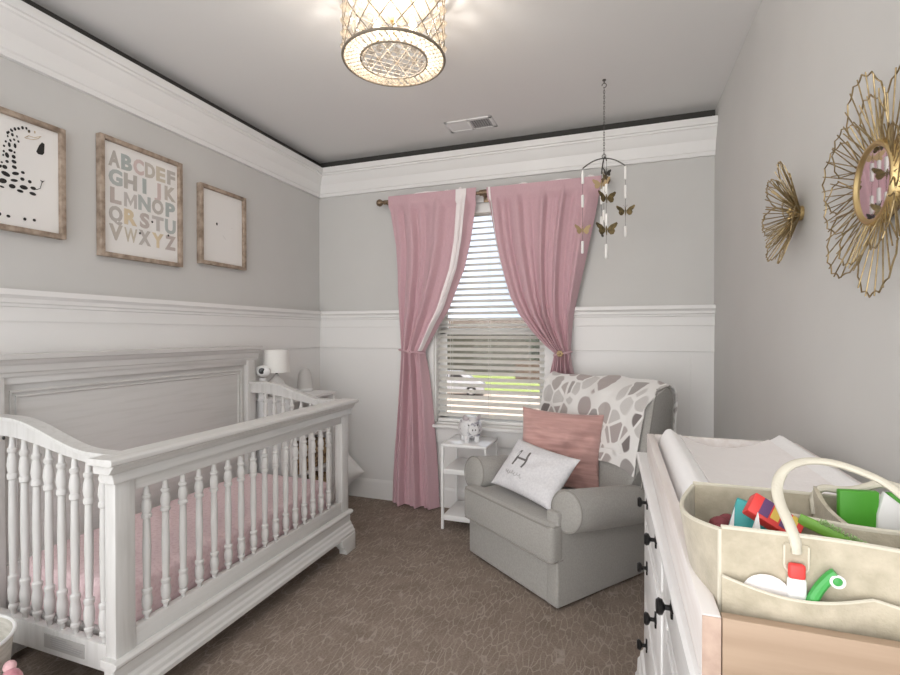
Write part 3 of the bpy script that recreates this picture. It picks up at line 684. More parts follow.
for k in range(-4, 5):
    h = k * .029; L = math.sqrt(max(0, .130 ** 2 - h * h))
    for s in (1, -1):
        ca, sa = math.cos(PI / 4), math.sin(PI / 4) * s
        b.tube([(CL.x + (-L) * ca - h * sa, CL.y + (-L) * sa + h * ca, ZB - .003), (CL.x + L * ca - h * sa, CL.y + L * sa + h * ca, ZB - .003)], .0018, 6)
b.build('bottom_lattice', M['champagne2'], ch)
bulbm = mat('lit_bulb', (1, .9, .75), .3, emit=(1, .86, .68), estr=3)
for k in range(3):
    a = k * 2 * PI / 3 + .9
    b = MB(); b.lathe([(.009, 0), (.009, .03), (.007, .032)], cp(.085, a, ZB + .10), 10); b.tube([cp(.085, a, ZB + .103), cp(.0, a, ZB + .103)], .004, 6); so = b.build('socket', M['gold'], ch)
    b = MB(); b.lathe([(.006, 0), (.015, .02), (.017, .035), (.010, .06), (.002, .075), (0, .077)], cp(.085, a, ZB + .132), 12); b.build('bulb', bulbm, so)
    l = bpy.data.lights.new('bulb_light', 'POINT'); l.energy = 9.0; l.color = (1, .92, .83); l.shadow_soft_size = .03
    lo = bpy.data.objects.new('bulb_light', l); COL.objects.link(lo); lo.location = cp(.085, a, ZB + .15)
    lo['category'] = 'light'; lo['label'] = 'glow of one bulb inside the crystal ceiling light'
    lo.parent = ch; lo.matrix_parent_inverse = Matrix.Translation(-Vector((CL.x, CL.y, H)))
    del lo['category']; del lo['label']

# ------------------------------------------------------------------ ceiling vent
ve = thing('ceiling_vent', 'white ceiling air vent in front of the window wall', 'air vent', (1.42, -.32, H))
vx0, vx1, vy0, vy1 = 1.255, 1.585, -.405, -.235
b = MB()
for lo, hi in (((vx0, vy0, H - .008), (vx1, vy0 + .024, H)), ((vx0, vy1 - .024, H - .008), (vx1, vy1, H)), ((vx0, vy0, H - .008), (vx0 + .024, vy1, H)), ((vx1 - .024, vy0, H - .008), (vx1, vy1, H)), ((1.412, vy0, H - .008), (1.428, vy1, H))): b.box(lo, hi, .002)
b.build('vent_frame', M['vent'], ve)
b = MB(); b.box((vx0 + .02, vy0 + .02, H - .0015), (vx1 - .02, vy1 - .02, H - .0005), 0); b.build('duct_opening', M['ventdark'], ve)
for xa, xb, mk, an in ((vx0 + .024, 1.412, 'vent', -38), (1.428, vx1 - .024, 'ventshade', 38)):
    b = MB()
    for k in range(8):
        x = xa + (xb - xa) * (k + .5) / 8
        b.box((x - .0075, vy0 + .024, H - .0062), (x + .0075, vy1 - .024, H - .005), 0, rot=(0, math.radians(an * .4), 0))
    b.build('louvre', M[mk], ve)

# ------------------------------------------------------------------ butterfly mobile
mb = thing('butterfly_mobile', 'hanging mobile of brass butterflies and white quills before the right curtain', 'mobile', (2.29, -.62, H))
MX, MY = 2.29, -.62
b = MB(); b.lathe([(.010, 0), (.010, -.004), (.004, -.006), (.003, -.02)][::-1], (MX, MY, H), 12)
b.tube([(MX + .012 * math.sin(t) , MY, H - .032 - .012 * math.cos(t)) for t in [k * PI / 8 for k in range(-1, 13)]], .0022, 6); b.build('ceiling_hook', M['pewter'], mb)
b = MB()
z = H - .045
for k in range(26):
    b.tube([(MX + (.004 * math.cos(t) if k % 2 else 0), MY + (0 if k % 2 else .004 * math.cos(t)), z - .0085 + .0105 * math.sin(t)) for t in [i * PI / 5 for i in range(10)]], .0012, 5, closed=True); z -= .0145
b.build('chain', M['pewter'], mb)
b = MB(); b.tube([(MX + .010 * math.cos(t), MY, 2.315 + .010 * math.sin(t)) for t in [i * PI / 8 for i in range(16)]], .002, 6, closed=True); b.build('ring', M['pewter'], mb)
ends = []
for a, L in ((.15, .115), (1.72, .11)):
    dx, dy = math.cos(a), math.sin(a)
    b = MB(); b.tube([(MX + dx * L * t, MY + dy * L * t, 2.303 - .050 * t * t) for t in [k / 8 for k in range(-8, 9)]], .0036, 8); b.build('cross_bar', M['pewter'], mb)
    ends += [(MX - dx * L, MY - dy * L), (MX + dx * L, MY + dy * L)]
def butterfly_bm(c, s, yaw, tilt):
    b = MB(); Rm = Euler((tilt, 0, yaw)).to_matrix()
    wing = [(.004, .004), (.020, .022), (.046, .034), (.050, .026), (.042, .010), (.034, .003), (.037, -.008), (.030, -.022), (.018, -.024), (.006, -.010)]
    for sx in (-1, 1):
        V = []
        for k in (0, 1):
            V.append([Vector(c) + Rm @ Vector((p[0] * sx * s, (-.010 * (p[0] / .05) - .0008 + .0016 * k) * s, p[1] * s)) for p in wing])
        f0 = [b.bm.verts.new(p) for p in V[0]]; f1 = [b.bm.verts.new(p) for p in V[1]]
        b.bm.faces.new(f0); b.bm.faces.new(f1[::-1])
        for i in range(len(wing)): b.bm.faces.new((f0[i], f0[(i + 1) % len(wing)], f1[(i + 1) % len(wing)], f1[i]))
    b.tube([Vector(c) + Rm @ Vector((0, -.002, z * s)) for z in (-.026, -.012, .008, .022)], [.0012 * s, .0032 * s, .0036 * s, .0022 * s], 7)
    for sx in (-1, 1): b.tube([Vector(c) + Rm @ Vector((0, -.002, .02 * s)), Vector(c) + Rm @ Vector((.010 * sx * s, -.004, .036 * s))], .0007, 4)
    return b
strands = [
    (ends[0], 2.252, [('q', 2.205, .075), ('q', 2.07, .07), ('f', 1.905, 1.0, .1, 'brass2'), ('q', 1.81, .07)]),
    (ends[1], 2.252, [('q', 2.215, .075), ('q', 2.11, .075), ('f', 2.00, 1.05, -.2, 'brass'), ('q', 1.89, .06)]),
    (ends[2], 2.252, [('f', 2.185, .7, .6, 'pewter'), ('q', 2.09, .075), ('f', 2.05, 1.15, .3, 'brass'), ('q', 1.93, .075), ('f', 1.88, 1.25, .05, 'brass'), ('q', 1.765, .08)]),
    (ends[3], 2.252, [('f', 2.19, 1.1, -.5, 'brass2'), ('q', 2.12, .09), ('q', 1.96, .09), ('f', 1.90, .7, 1.0, 'pewter')]),
    ((MX, MY), 2.30, [('f', 2.20, .8, .9, 'brass'), ('q', 2.10, .09), ('q', 1.97, .09), ('f', 1.93, .6, 1.2, 'pewter')])]
for (sx, sy), zt, items in strands:
    zb = min(i[1] for i in items)
    b = MB(); b.tube([(sx, sy, zt), (sx, sy, zb)], .0009, 5); st = b.build('strand', M['pewter'], mb)
    for it in items:
        if it[0] == 'q':
            b = MB(); b.lathe([(.005, -it[2] / 2), (.0078, -it[2] / 2 + .004), (.0078, it[2] / 2 - .004), (.005, it[2] / 2)], (sx, sy, it[1]), 10); b.build('quill', M['bead'], st)
        else:
            butterfly_bm((sx, sy - .006, it[1]), it[2] * .95, it[3] + .3, -.15).build('butterfly', M[it[4]], st)

# ------------------------------------------------------------------ wire flower decor on the right wall
def petal(b, c, ang, r0, r1, half, n, out0, out1, wr, seed, sc=1.0):
    """fan of wires on the wall x = W: centre c (y,z), direction ang, opening half; stands out from the wall by out0..out1"""
    cy, cz = c
    def P(r, a, o): return Vector((W - o, cy + r * math.cos(a), cz + r * math.sin(a)))
    def prof(t):                                # t -1..1 over the fan
        return r0 + (r1 - r0) * (1 - .42 * abs(t) ** 2.2)
    edge = []
    m = n * 8
    for k in range(m + 1):
        t = -1 + 2 * k / m
        sc_ = 1 - .04 * abs(math.cos(k * PI / 8))
        r = prof(t) * (sc_ if 0 < k < m else 1)
        edge.append(P(r, ang + half * t, out0 + (out1 - out0) * (r - r0) / max(1e-6, r1 - r0)))
    pts = [P(r0, ang - half * .55, out0)] + edge + [P(r0, ang + half * .55, out0)]
    b.tube(pts, wr, 5)
    for k in range(0, n + 1):
        t = -1 + 2 * k / n; t *= .93
        r = prof(t)
        b.tube([P(r0, ang + half * t * .6, out0), P(r, ang + half * t, out0 + (out1 - out0))], wr * .85, 5)
fm = thing('flower_mirror', 'large gold wire flower with a round mirror in its middle, right wall', 'wall mirror', (W, -2.128, 1.66))
C = (-2.128, 1.660)
for k in range(6):
    b = MB(); petal(b, C, 1.40 + k * PI / 3, .085, .258, .50, 6, .022, .045, .0018, k); b.build('outer_petal', M['goldwire'], fm)
for k in range(6):
    b = MB(); petal(b, C, 1.40 + (k + .5) * PI / 3, .085, .185, .50, 5, .030, .062, .0016, k + 9); b.build('inner_petal', M['goldwire'], fm)
b = MB(); b.lathe([(.077, .0), (.090, .0), (.096, .008), (.094, .018), (.088, .024), (.083, .024), (.078, .018), (.077, .0)], (W - .012, C[0], C[1]), 48, axis=(-1, 0, 0)); b.build('mirror_frame', M['gold'], fm)
b = MB(); b.lathe([(.0, .0), (.079, .0), (.079, .016), (0, .016)], (W - .014, C[0], C[1]), 48, axis=(-1, 0, 0)); b.build('mirror_glass', M['mirror'], fm)
b = MB(); b.lathe([(0, 0), (.08, 0), (.08, .012), (0, .012)], (W - .001, C[0], C[1]), 32, axis=(-1, 0, 0)); b.build('backing', M['bronze'], fm)
fs = thing('wire_flower', 'small gold wire flower wall ornament, farther from the camera than the mirror', 'wall ornament', (W, -1.575, 1.718))
C = (-1.578, 1.72)
for k in range(7):
    b = MB(); petal(b, C, PI / 2 + .2 + k * 2 * PI / 7, .022, .170, .46, 6, .012, .075, .0018, k); b.build('outer_petal', M['goldwire'], fs)
for k in range(6):
    b = MB(); petal(b, C, PI / 2 + (k + .5) * PI / 3, .018, .115, .5, 5, .015, .088, .0016, k + 4); b.build('inner_petal', M['goldwire'], fs)
b = MB(); b.lathe([(.024, 0), (.024, .018), (.016, .026), (0, .028)], (W - .001, C[0], C[1]), 20, axis=(-1, 0, 0))
for k in range(9): b.ball((W - .030 - .006 * (k % 2), C[0] + .015 * math.cos(k * .7), C[1] + .015 * math.sin(k * .7)), .006, 8)
b.build('centre', M['gold'], fs)

# ------------------------------------------------------------------ side table with piggy bank
stb = thing('side_table', 'small white three-tier side table under the window', 'side table', (1.40, -.24, 0))
tx0, tx1, ty0, ty1 = 1.237, 1.555, -.405, -.09
b = MB(); b.box((tx0, ty0, .560), (tx1, ty1, .58), .003); b.build('tabletop', M['whitegloss'], stb)
for x in (tx0 + .009, tx1 - .009):
    for y in (ty0 + .009, ty1 - .009):
        b = MB(); b.box((x - .009, y - .009, 0), (x + .009, y + .009, .561), .002); b.build('leg', M['white'], stb)
for z in (.375, .062):
    b = MB(); b.box((tx0 + .014, ty0 + .004, z), (tx1 - .004, ty1 - .004, z + .035), .003); b.build('shelf', M['white'], stb)
pg = thing('piggy_bank', 'white speckled piggy bank on the small white side table', 'piggy bank', (1.40, -.26, .58), rz=math.radians(-60), local=True)
# local: +x is where the snout points
b = MB(); b.ball((0, 0, .098), (.096, .082, .080), 28)
b.lathe([(.040, 0), (.036, .018), (.034, .03), (.028, .032), (0, .032)], (.080, 0, .096), 20, axis=(1, 0, -.05)); pb = b.build('body', M['piggy'], pg)
for x in (-.045, .045):
    for y in (-.036, .036):
        b = MB(); b.lathe([(.018, 0), (.02, .004), (.019, .03), (.024, .05)], (x, y, 0), 14); b.build('leg', M['piggy'], pg)
for y in (-1, 1):
    b = MB(); b.lathe([(.026, 0), (.024, .006), (.012, .028), (0, .036)], (.050, y * .042, .160), 14, axis=(.3, y * .35, .9), sy=.55); b.build('ear', M['pig2'], pg)
    b = MB(); b.ball((.0865, y * .032, .124), .005, 8); b.build('eye', M['ink'], pg)
    b = MB(); b.ball((.1125, y * .010, .095), (.003, .004, .006), 8); b.build('nostril', M['ink'], pg)
b = MB(); b.tube([(-.085, 0, .10), (-.098, .004, .112), (-.100, -.006, .124), (-.092, -.006, .128)], .004, 7); b.build('tail', M['piggy'], pg)

# ------------------------------------------------------------------ armchair
ACH = (1.517, -.687); ARZ = math.atan2(-.61601, .78774)
ac = thing('armchair', 'grey upholstered rolled-arm glider chair by the window', 'armchair', (ACH[0], ACH[1], 0), ARZ, local=True)
CXc = .378
b = MB(); b.box((.003, .004, .012), (.734, .70, .235), .012, seg=3); b.build('base', M['grey'], ac)
T = [(0, -.04), (.742, -.04), (.742, .052), (.655, .052), (.655, .56), (.10, .56), (.10, .052), (0, .052)]
b = MB(); b.prism(T, .226, .418, 'z', bev=.028, seg=4); seat = b.build('seat_cushion', M['grey'], ac)
# slight crown on the seat top
for v in seat.data.vertices:
    if v.co.z > .40: v.co.z += .024 * max(0, 1 - ((v.co.x - CXc) / .38) ** 2) * max(0, min(1, (v.co.y + .045) / .15))
for z in (.405, .238):
    Q = [(.018, -.028), (.739, -.028), (.745, .04)]
    b = MB(); b.tube([(.005, .04, z), (.008, -.02, z), (.028, -.038, z), (.714, -.038, z), (.734, -.02, z), (.737, .04, z)], .005, 7); b.build('piping', M['greypipe'], seat)
for cx, s in ((CXc + .378, 1), (CXc - .378, -1)):
    b = MB()
    x0, x1 = (.662, .740) if s > 0 else (-.003, .075)
    P = [(.002, .012), (.70, .012), (.70, .40), (.002, .47)] if s > 0 else [(.045, .012), (.70, .012), (.70, .40), (.045, .47)]
    b.prism(P, x0, x1, 'x', bev=.012, seg=3); arm = b.build('arm_panel', M['grey'], ac)
    b = MB(); n = 14; A = Vector((cx, .040, .478)); B = Vector((cx, .70, .398))
    d = (B - A).normalized()
    prof = [(.0, -.006), (.080, -.006), (.094, .002), (.1, .012), (.1, .16), (.099, .40), (.097, .62), (.085, .66), (0, .665)]
    b.lathe(prof, A, 30, axis=tuple(d)); b.build('arm_roll', M['grey'], arm)
    b = MB(); q = d.to_track_quat('Z', 'Y')
    b.tube([A + d * .003 + q @ Vector((.0965 * math.cos(t), .0965 * math.sin(t), 0)) for t in [k * PI / 16 for k in range(32)]], .0045, 7, closed=True); b.build('piping', M['greypipe'], arm)
# back: tilted cushion
def back_pt(u, v, grow=0.0):
    """u across 0..1, closed loop v 0..1: front up, over, rear down"""
    pass
BP = [(.505, .36), (.535, .50), (.575, .66), (.615, .82), (.640, .92), (.655, .98), (.675, 1.02), (.705, 1.04), (.735, 1.03), (.755, 1.0), (.762, .94), (.758, .80), (.74, .60), (.72, .40), (.70, .25), (.55, .25)]
def thick(x): return .075 * sm((x - .06) / .45)
bcy, bcz = .64, .64
def back(u, v):
    i = int(round(v * len(BP))) % len(BP); y, z = BP[i]
    x = .035 + (.700 + .065 * sm((z - .50) / .12)) * u
    if 6 <= i <= 13: y += thick(x) * (.6 if i == 6 else 1)
    k = 1 - .10 * max(0, 1 - min(u, 1 - u) / .03) ** 2
    return Vector((x, bcy + (y - bcy) * k, bcz + (z - bcz) * (1 - (1 - k) * .4)))
b = MB(); V = b.grid(back, 40, len(BP), cv=True); b.bm.faces.new(V[0]); b.bm.faces.new(V[-1][::-1])
bk = b.build('backrest', M['grey'], ac, ang=50)
b = MB(); b.tube([(.797, p[0] + (.010 if i < 6 else thick(.79) - .010), p[1] - .010) for i, p in enumerate(BP[1:12])], .005, 7); b.build('piping', M['greypipe'], bk)
for x in (.1, .65):
    for y in (.1, .6):
        b = MB(); b.box((x - .02, y - .02, 0), (x + .02, y + .02, .014), 0); b.build('foot', M['black'], ac)

# throw blanket over the back
tb = thing('throw_blanket', 'white fleece throw with grey leaf print over the armchair back', 'blanket', (ACH[0], ACH[1], 0), ARZ, local=True)
prof = [(.545, .585), (.560, .66), (.580, .74), (.600, .82), (.626, .92), (.641, .985), (.662, 1.035), (.703, 1.058), (.745, 1.045), (.772, 1.005), (.780, .94), (.777, .85), (.775, .76), (.772, .70)]
cum = [0]
for a, c in zip(prof, prof[1:]): cum.append(cum[-1] + math.dist(a, c))
TL = cum[-1]
def bpos(u, v):
    s = v * TL; i = 0
    while i < len(cum) - 2 and cum[i + 1] < s: i += 1
    t = (s - cum[i]) / (cum[i + 1] - cum[i]); a, c = prof[i], prof[i + 1]
    y, z = a[0] + (c[0] - a[0]) * t, a[1] + (c[1] - a[1]) * t
    x = .0 + (.765 + .035 * sm((v - .38) / .1)) * u - (.02 * (1 - v) if u < .5 else -.0) * 1
    w = .006 * math.sin(u * 21 + v * 4) + .005 * math.sin(u * 9 - v * 7)
    n = -1 if v < .5 else 1
    y += thick(x) * sm((v - .42) / .12)
    e = max(0, (u - .93) / .07)
    if z < .66: z += .02 * math.sin(u * 9 + 1)
    return Vector((x, y + n * (abs(w) + .002), z + (w * .8 if .38 < v < .62 else 0) - .012 * e))
b = MB(); b.grid(bpos, 60, 80, uv=(.80, TL)); b.build('throw', M['blanket'], tb, solid=.008, ang=80, sub=0)

def chair_to_world(x, y, z): c, s = math.cos(ARZ), math.sin(ARZ); return (ACH[0] + x * c - y * s, ACH[1] + x * s + y * c, z)
# pink pillow
pk = thing('pillow', 'square dusty pink ribbed pillow leaning on the armchair back', 'pillow', chair_to_world(.345, .415, .645), local=True)
pk.rotation_mode = 'QUATERNION'
pk.rotation_quaternion = (Euler((0, 0, ARZ + .66)).to_quaternion() @ Euler((-.22, 0, 0)).to_quaternion() @ Euler((0, .05, 0)).to_quaternion())
b, _ = pillow_bm(.48, .45, .16, 70, .045, 3, ribs=.0045); b.build('pillow_cover', M['pillp'], pk, ang=70)
# white lumbar pillow with monogram
pw = thing('pillow', 'white lumbar pillow with a grey letter H on the armchair seat', 'pillow', chair_to_world(.405, .155, .565), local=True)
pw.rotation_mode = 'QUATERNION'
pw.rotation_quaternion = (Euler((0, 0, ARZ + .10)).to_quaternion() @ Euler((-.72, 0, 0)).to_quaternion() @ Euler((0, .085, 0)).to_quaternion())
b, surf = pillow_bm(.465, .31, .12, 36, .012, 8); pc = b.build('pillow_cover', M['pillw'], pw, ang=70)
def on_pillow(t, cx, cz, w, h):
    for v in t.verts:
        x, z = v.co.x + cx, v.co.y + cz
        p = surf(max(-1, min(1, x / (w / 2 * .95))), max(-1, min(1, z / (h / 2 * .95)))); v.co = Vector((x, p.y - .0012 - v.co.z, z))
b = MB(); t = text_bm('H', .15, -.001, .0006); bmesh.ops.subdivide_edges(t, edges=t.edges[:], cuts=3); on_pillow(t, -.07, .02, .5, .31); b.add(t)
b.build('monogram', M['print'], pc, recalc=False, ang=0)
b = MB(); pts = []
for k in range(90):                     # thin cursive line under the monogram, too blurred to read
    a = k / 89; x = -.135 + .13 * a; z = -.068 + .0085 * math.sin(a * 44) + .004 * math.sin(a * 17)
    x += .004 * math.cos(a * 44); p = surf(x / .2375, z / .147); pts.append((x, p.y - .0018, z))
b.tube(pts, .0011, 5); b.build('script_line', M['printl'], pc)

# ------------------------------------------------------------------ dresser (local frame: origin far front corner, -y towards the camera)
DL = (2.456, -1.655, 0); DR = math.radians(1.35); DLEN, DDEP = 1.27, .44
dr = thing('dresser', 'white dresser with black knobs along the right wall', 'dresser', DL, DR, local=True)
b = MB(); b.box((.02, -DLEN, .1), (DDEP, 0, .868), .003); b.build('carcass', M['dresser'], dr)
b = MB(); b.prism([(-.018, .888), (-.022, .892), (-.022, .902), (-.016, .905), (DDEP, .905), (DDEP, .866), (.0, .866), (-.004, .872), (-.012, .876)], -DLEN - .025, .025, 'y'); b.build('top', M['dresser'], dr, ang=12)
P = [(.02, .20), (.008, .20), (.004, .19), (-.004, .182), (-.006, .165), (-.014, .155), (-.016, .11), (-.022, .10), (-.022, .0), (.04, .0), (.04, .20)]
b = MB(); b.prism(P, -DLEN - .02, .05, 'y'); b.build('base_moulding', M['dresser'], dr, ang=12)
b = MB(); b.prism([(.05 - .06 + .0, .2), (.012, .2), (.02, .19), (.026, .165), (.036, .155), (.038, .11), (.044, .10), (.044, 0), (-.04, 0), (-.04, .2)], .018, DDEP, 'x'); b.build('base_moulding', M['dresser'], dr, ang=12)
for y in (-.03, -.635, -1.24):
    b = MB(); b.box((.004, y - .028, .2), (.024, y + .028, .866), .003); b.build('stile', M['dresser'], dr)
for r, (z0, z1) in enumerate(((.70, .858), (.465, .685), (.215, .45))):
    for c, (ya, yb) in enumerate(((-.06, -.605), (-.665, -1.21))):
        b = MB(); b.box((.004, yb, z0), (.024, ya, z1), .005)
        b.box((.000, yb + .02, z0 + .02), (.006, ya - .02, z1 - .02), .003); d = b.build('drawer', M['dresser'], dr)
        for ky in (ya - .135, yb + .125):
            zc = (z0 + z1) / 2 + .02
            b = MB(); b.lathe([(.011, 0), (.011, .003), (.005, .006), (.005, .014), (.014, .019), (.016, .025), (.012, .030), (0, .031)], (.000, ky, zc), 14, axis=(-1, 0, 0)); b.box((-.0045, ky - .005, zc - .02), (.0, ky + .005, zc + .02), .001); b.build('knob', M['black'], d)

# changing tray
TRR = math.radians(.35)
tr = thing('changing_tray', 'whitewashed wooden changing tray on the white dresser', 'changing tray', (2.449, DL[1], .905), TRR, local=True)
tx0, tx1, ty1, ty0, tz = .016, .446, -.045, -1.158, .081
b = MB(); b.box((tx0, ty0, 0), (tx0 + .022, ty1, tz), .003); b.build('left_rail', M['traywash'], tr)
b = MB(); b.box((tx1 - .022, ty0, 0), (tx1, ty1, tz), .003); b.build('right_rail', M['traywash'], tr)
b = MB(); b.box((tx0 + .022, ty1 - .018, 0), (tx1 - .022, ty1, tz), .003); b.build('far_rail', M['traywash'], tr)
b = MB(); b.box((tx0 + .0225, ty0 - .001, 0), (tx1 - .022, ty0 + .014, tz - .001), .002); o = b.build('near_rail', M['traytan'], tr); o['label'] = 'tan pine near end of the tray'
b = MB(); b.box((tx0 + .0008, ty0 - .0014, .0008), (tx0 + .0212, ty0 - .0002, tz - .002), 0); b.build('end_grain', M['traytan2'], tr)
b = MB(); b.box((tx0 + .02, ty0 + .012, .0), (tx1 - .02, ty1 - .016, .008), 0); b.build('bottom_board', M['traywash'], tr)
# changing pad
pd = thing('changing_pad', 'white contoured changing pad lying in the wooden tray', 'changing pad', (2.449, DL[1], .914), TRR, local=True)
px0, px1, py1, py0 = tx0 + .030, tx1 - .026, ty1 - .03, -.865
def padf(u, v):
    x = px0 + (px1 - px0) * u; y = py0 + (py1 - py0) * v
    e = 2 * u - 1
    z = .050 + .085 * abs(e) ** 2.2
    if abs(e) >= .80: z = .006 + (.050 + .085 * .80 ** 2.2 - .006) * max(0, 1 - ((abs(e) - .80) / .20) ** 2.4) ** .5
    ee = max(0, (abs(2 * v - 1) - .93) / .07); z = .004 + (z - .004) * max(0, 1 - ee ** 2) ** .5
    z += .002 * noise.noise(Vector((x * 25, y * 25, 0)))
    return Vector((x, y, z))
b = MB(); b.grid(padf, 70, 80)
b.grid(lambda u, v: Vector((px0 + (px1 - px0) * u, py0 + (py1 - py0) * v, .0015)), 2, 2)
pad = b.build('pad_body', M['padw'], pd, ang=70)
def padc(u, v):
    p = padf(.17 + .66 * u, .03 + .94 * v); return p + Vector((0, 0, .0025))
b = MB(); b.grid(padc, 30, 60); b.build('pad_cover', M['padc'], pd, solid=.002, ang=70)

# ------------------------------------------------------------------ felt caddy in the tray (world coordinates)
cdz = .915
cd = thing('diaper_caddy', 'cream felt diaper caddy with a loop handle on the dresser tray', 'caddy', (2.69, -2.68, cdz))
CX0, CX1, CYN, CYF = 2.500, 2.868, -2.772, -2.585
zr = 1.074
def wallsheet(P0, P1, z0, zt, n=24, bulge=(0, 0), sag=0.0):
    def f(u, v):
        x = P0[0] + (P1[0] - P0[0]) * u; y = P0[1] + (P1[1] - P0[1]) * u
        zz = z0 + (zt(u) - z0) * v; k = math.sin(PI * u) * (v ** .8)
        return Vector((x + bulge[0] * k, y + bulge[1] * k, zz))
    b = MB(); b.grid(f, n, 8); return b
wallsheet((CX0, CYN), (CX1, CYN), cdz, lambda u: zr + .004 - .012 * sm((u - .25) / .6)).build('front_wall', M['felt'], cd, solid=.006)
wallsheet((CX0 - .008, CYF), (CX1, CYF), cdz, lambda u: zr + .004 - .008 * u, bulge=(0, .012)).build('rear_wall', M['felt'], cd, solid=.006)
wallsheet((CX0, CYN), (CX0 - .008, CYF), cdz, lambda u: zr - .010 * math.sin(PI * u), bulge=(-.030, 0)).build('side_wall', M['felt'], cd, solid=.006)
wallsheet((CX1, CYN), (CX1, CYF), cdz, lambda u: zr - .01, bulge=(.008, 0)).build('side_wall', M['felt'], cd, solid=.006)
wallsheet((2.598, CYF + .002), (2.592, CYN + .004), cdz, lambda u: zr - .01 + .006 * u).build('divider', M['felt'], cd, solid=.006)
wallsheet((2.594, -2.690), (CX1 - .003, -2.690), cdz, lambda u: zr + .002 - .010 * math.sin(PI * u) + .012 * u, bulge=(0, -.012)).build('divider', M['felt'], cd, solid=.006)
wallsheet((2.660, CYF), (2.662, -2.688), cdz, lambda u: zr - .002 + .02 * (1 - u) ** 4).build('divider', M['felt'], cd, solid=.006)
b = MB(); b.box((CX0 + .002, CYN + .002, cdz), (CX1 - .002, CYF - .002, cdz + .005), 0); b.build('bottom', M['felt'], cd)
# outer pocket on the front face
def pock(u, v):
    x = CX0 + (CX1 - CX0) * u
    s = abs(math.sin(PI * min(1, u / .42))) if u < .42 else abs(math.sin(PI * (u - .42) / .58))
    zt_ = 1.012 - .010 * s + .006 * (1 - u)
    return Vector((x, CYN - .008 - .012 * s * (.6 + .4 * v), cdz + .002 + (zt_ - cdz) * v))
b = MB(); b.grid(pock, 60, 10); b.build('front_pocket', M['felt'], cd, solid=.005)
b = MB(); b.tube([pock(k / 60, 1.0) + Vector((0, -.0005, .0005)) for k in range(61)], .0022, 6); b.tube([(CX0 - .001, CYN, cdz + .005), (CX0 - .001, CYN, zr + .003)], .003, 6)
b.tube([(CX0 + (CX1 - CX0) * k / 30, CYN, zr + .005 - .012 * sm((k / 30 - .25) / .6)) for k in range(31)], .0032, 6)
def siderim(k): u = k / 24; return (CX0 - .008 * u - .030 * math.sin(PI * u), CYN + (CYF - CYN) * u, zr - .010 * math.sin(PI * u) + .001)
b.tube([siderim(k) for k in range(25)], .0032, 6)
b.tube([(CX0 - .008 + (CX1 - CX0 + .008) * k / 30, CYF + .012 * math.sin(PI * k / 30), zr + .005 - .008 * k / 30) for k in range(31)], .0032, 6)
b.tube([(2.594 + (CX1 - .003 - 2.594) * k / 30, -2.690 - .012 * math.sin(PI * k / 30), zr + .003 - .010 * math.sin(PI * k / 30) + .012 * k / 30) for k in range(31)], .0036, 6)
b.build('edge_binding', M['feltedge'], cd)
hp = [(2.580, -2.778, 1.060), (2.579, -2.777, 1.074), (2.576, -2.766, 1.089), (2.570, -2.735, 1.113), (2.577, -2.712, 1.131), (2.592, -2.70, 1.147), (2.618, -2.69, 1.154), (2.648, -2.69, 1.153), (2.673, -2.70, 1.146), (2.696, -2.71, 1.136), (2.711, -2.73, 1.12), (2.718, -2.755, 1.098), (2.720, -2.776, 1.074), (2.720, -2.778, 1.060)]
def smooth(pts, n=3):
    P = [Vector(p) for p in pts]
    for _ in range(n):
        Q = [P[0]]
        for a, c in zip(P, P[1:]): Q += [a * .75 + c * .25, a * .25 + c * .75]
        P = Q + [P[-1]]
    return P
b = MB(); b.tube(smooth(hp), .0048, 10, flat=1.4, ref=(0, 0, 1)); b.build('handle', M['feltedge'], cd)
h2 = [(2.661, -2.588, 1.05), (2.660, -2.580, 1.078), (2.668, -2.586, 1.092), (2.690, -2.592, 1.090), (2.712, -2.60, 1.098), (2.735, -2.60, 1.110), (2.765, -2.60, 1.102), (2.80, -2.595, 1.085), (2.805, -2.588, 1.05)]
b = MB(); b.tube(smooth(h2), .0055, 10, flat=1.3, ref=(0, 0, 1)); b.build('handle', M['feltedge'], cd)
for x in (2.580, 2.720):                                           # stitched U patch where the handle is sewn on
    b = MB(); b.tube([(x - .0125, CYN - .004, 1.068), (x - .0125, CYN - .004, 1.045)] + [(x - .0125 * math.cos(t), CYN - .004, 1.045 - .012 * math.sin(t)) for t in [k * PI / 8 for k in range(1, 8)]] + [(x + .0125, CYN - .004, 1.045), (x + .0125, CYN - .004, 1.068)], .0014, 6)
    b.build('stitching', M['feltedge'], cd)
    b = MB(); b.prism([(x - .012, 1.070), (x - .012, 1.045)] + [(x - .012 * math.cos(t), 1.045 - .0115 * math.sin(t)) for t in [k * PI / 8 for k in range(1, 8)]] + [(x + .012, 1.045), (x + .012, 1.070)], CYN - .0046, CYN - .003, 'y'); b.build('handle_tab', M['felt'], cd)

# things in the caddy
def boxthing(name, lab, cat, c, size, rot, mats, extra=None, bev=.002):
    t = thing(name, lab, cat, c, local=True, rot=rot)
    b = MB(); b.box([-s / 2 for s in size], [s / 2 for s in size], bev); b.build('carton', mats[0], t)
    if extra: extra(t, size)
    return t
def teal_extra(t, s):
    b = MB(); b.box((-s[0] / 2 + .02, -s[1] / 2 - .0006, -s[2] / 2 + .006), (s[0] / 2 - .004, -s[1] / 2 - .0001, s[2] / 2 - .01), 0); b.disc((.016, -s[1] / 2 - .0009, -.002), .014, (0, -1, 0), 20, 1); b.build('printed_panel', [M['teal'], M['lime']], t)
    b = MB(); b.prism([(-s[0] / 2, -s[2] / 2), (-s[0] / 2 + .022, -s[2] / 2), (-s[0] / 2, s[2] / 2 - .012)], -s[1] / 2 - .0012, -s[1] / 2 - .0002, 'y'); b.build('white_corner', M['white'], t)
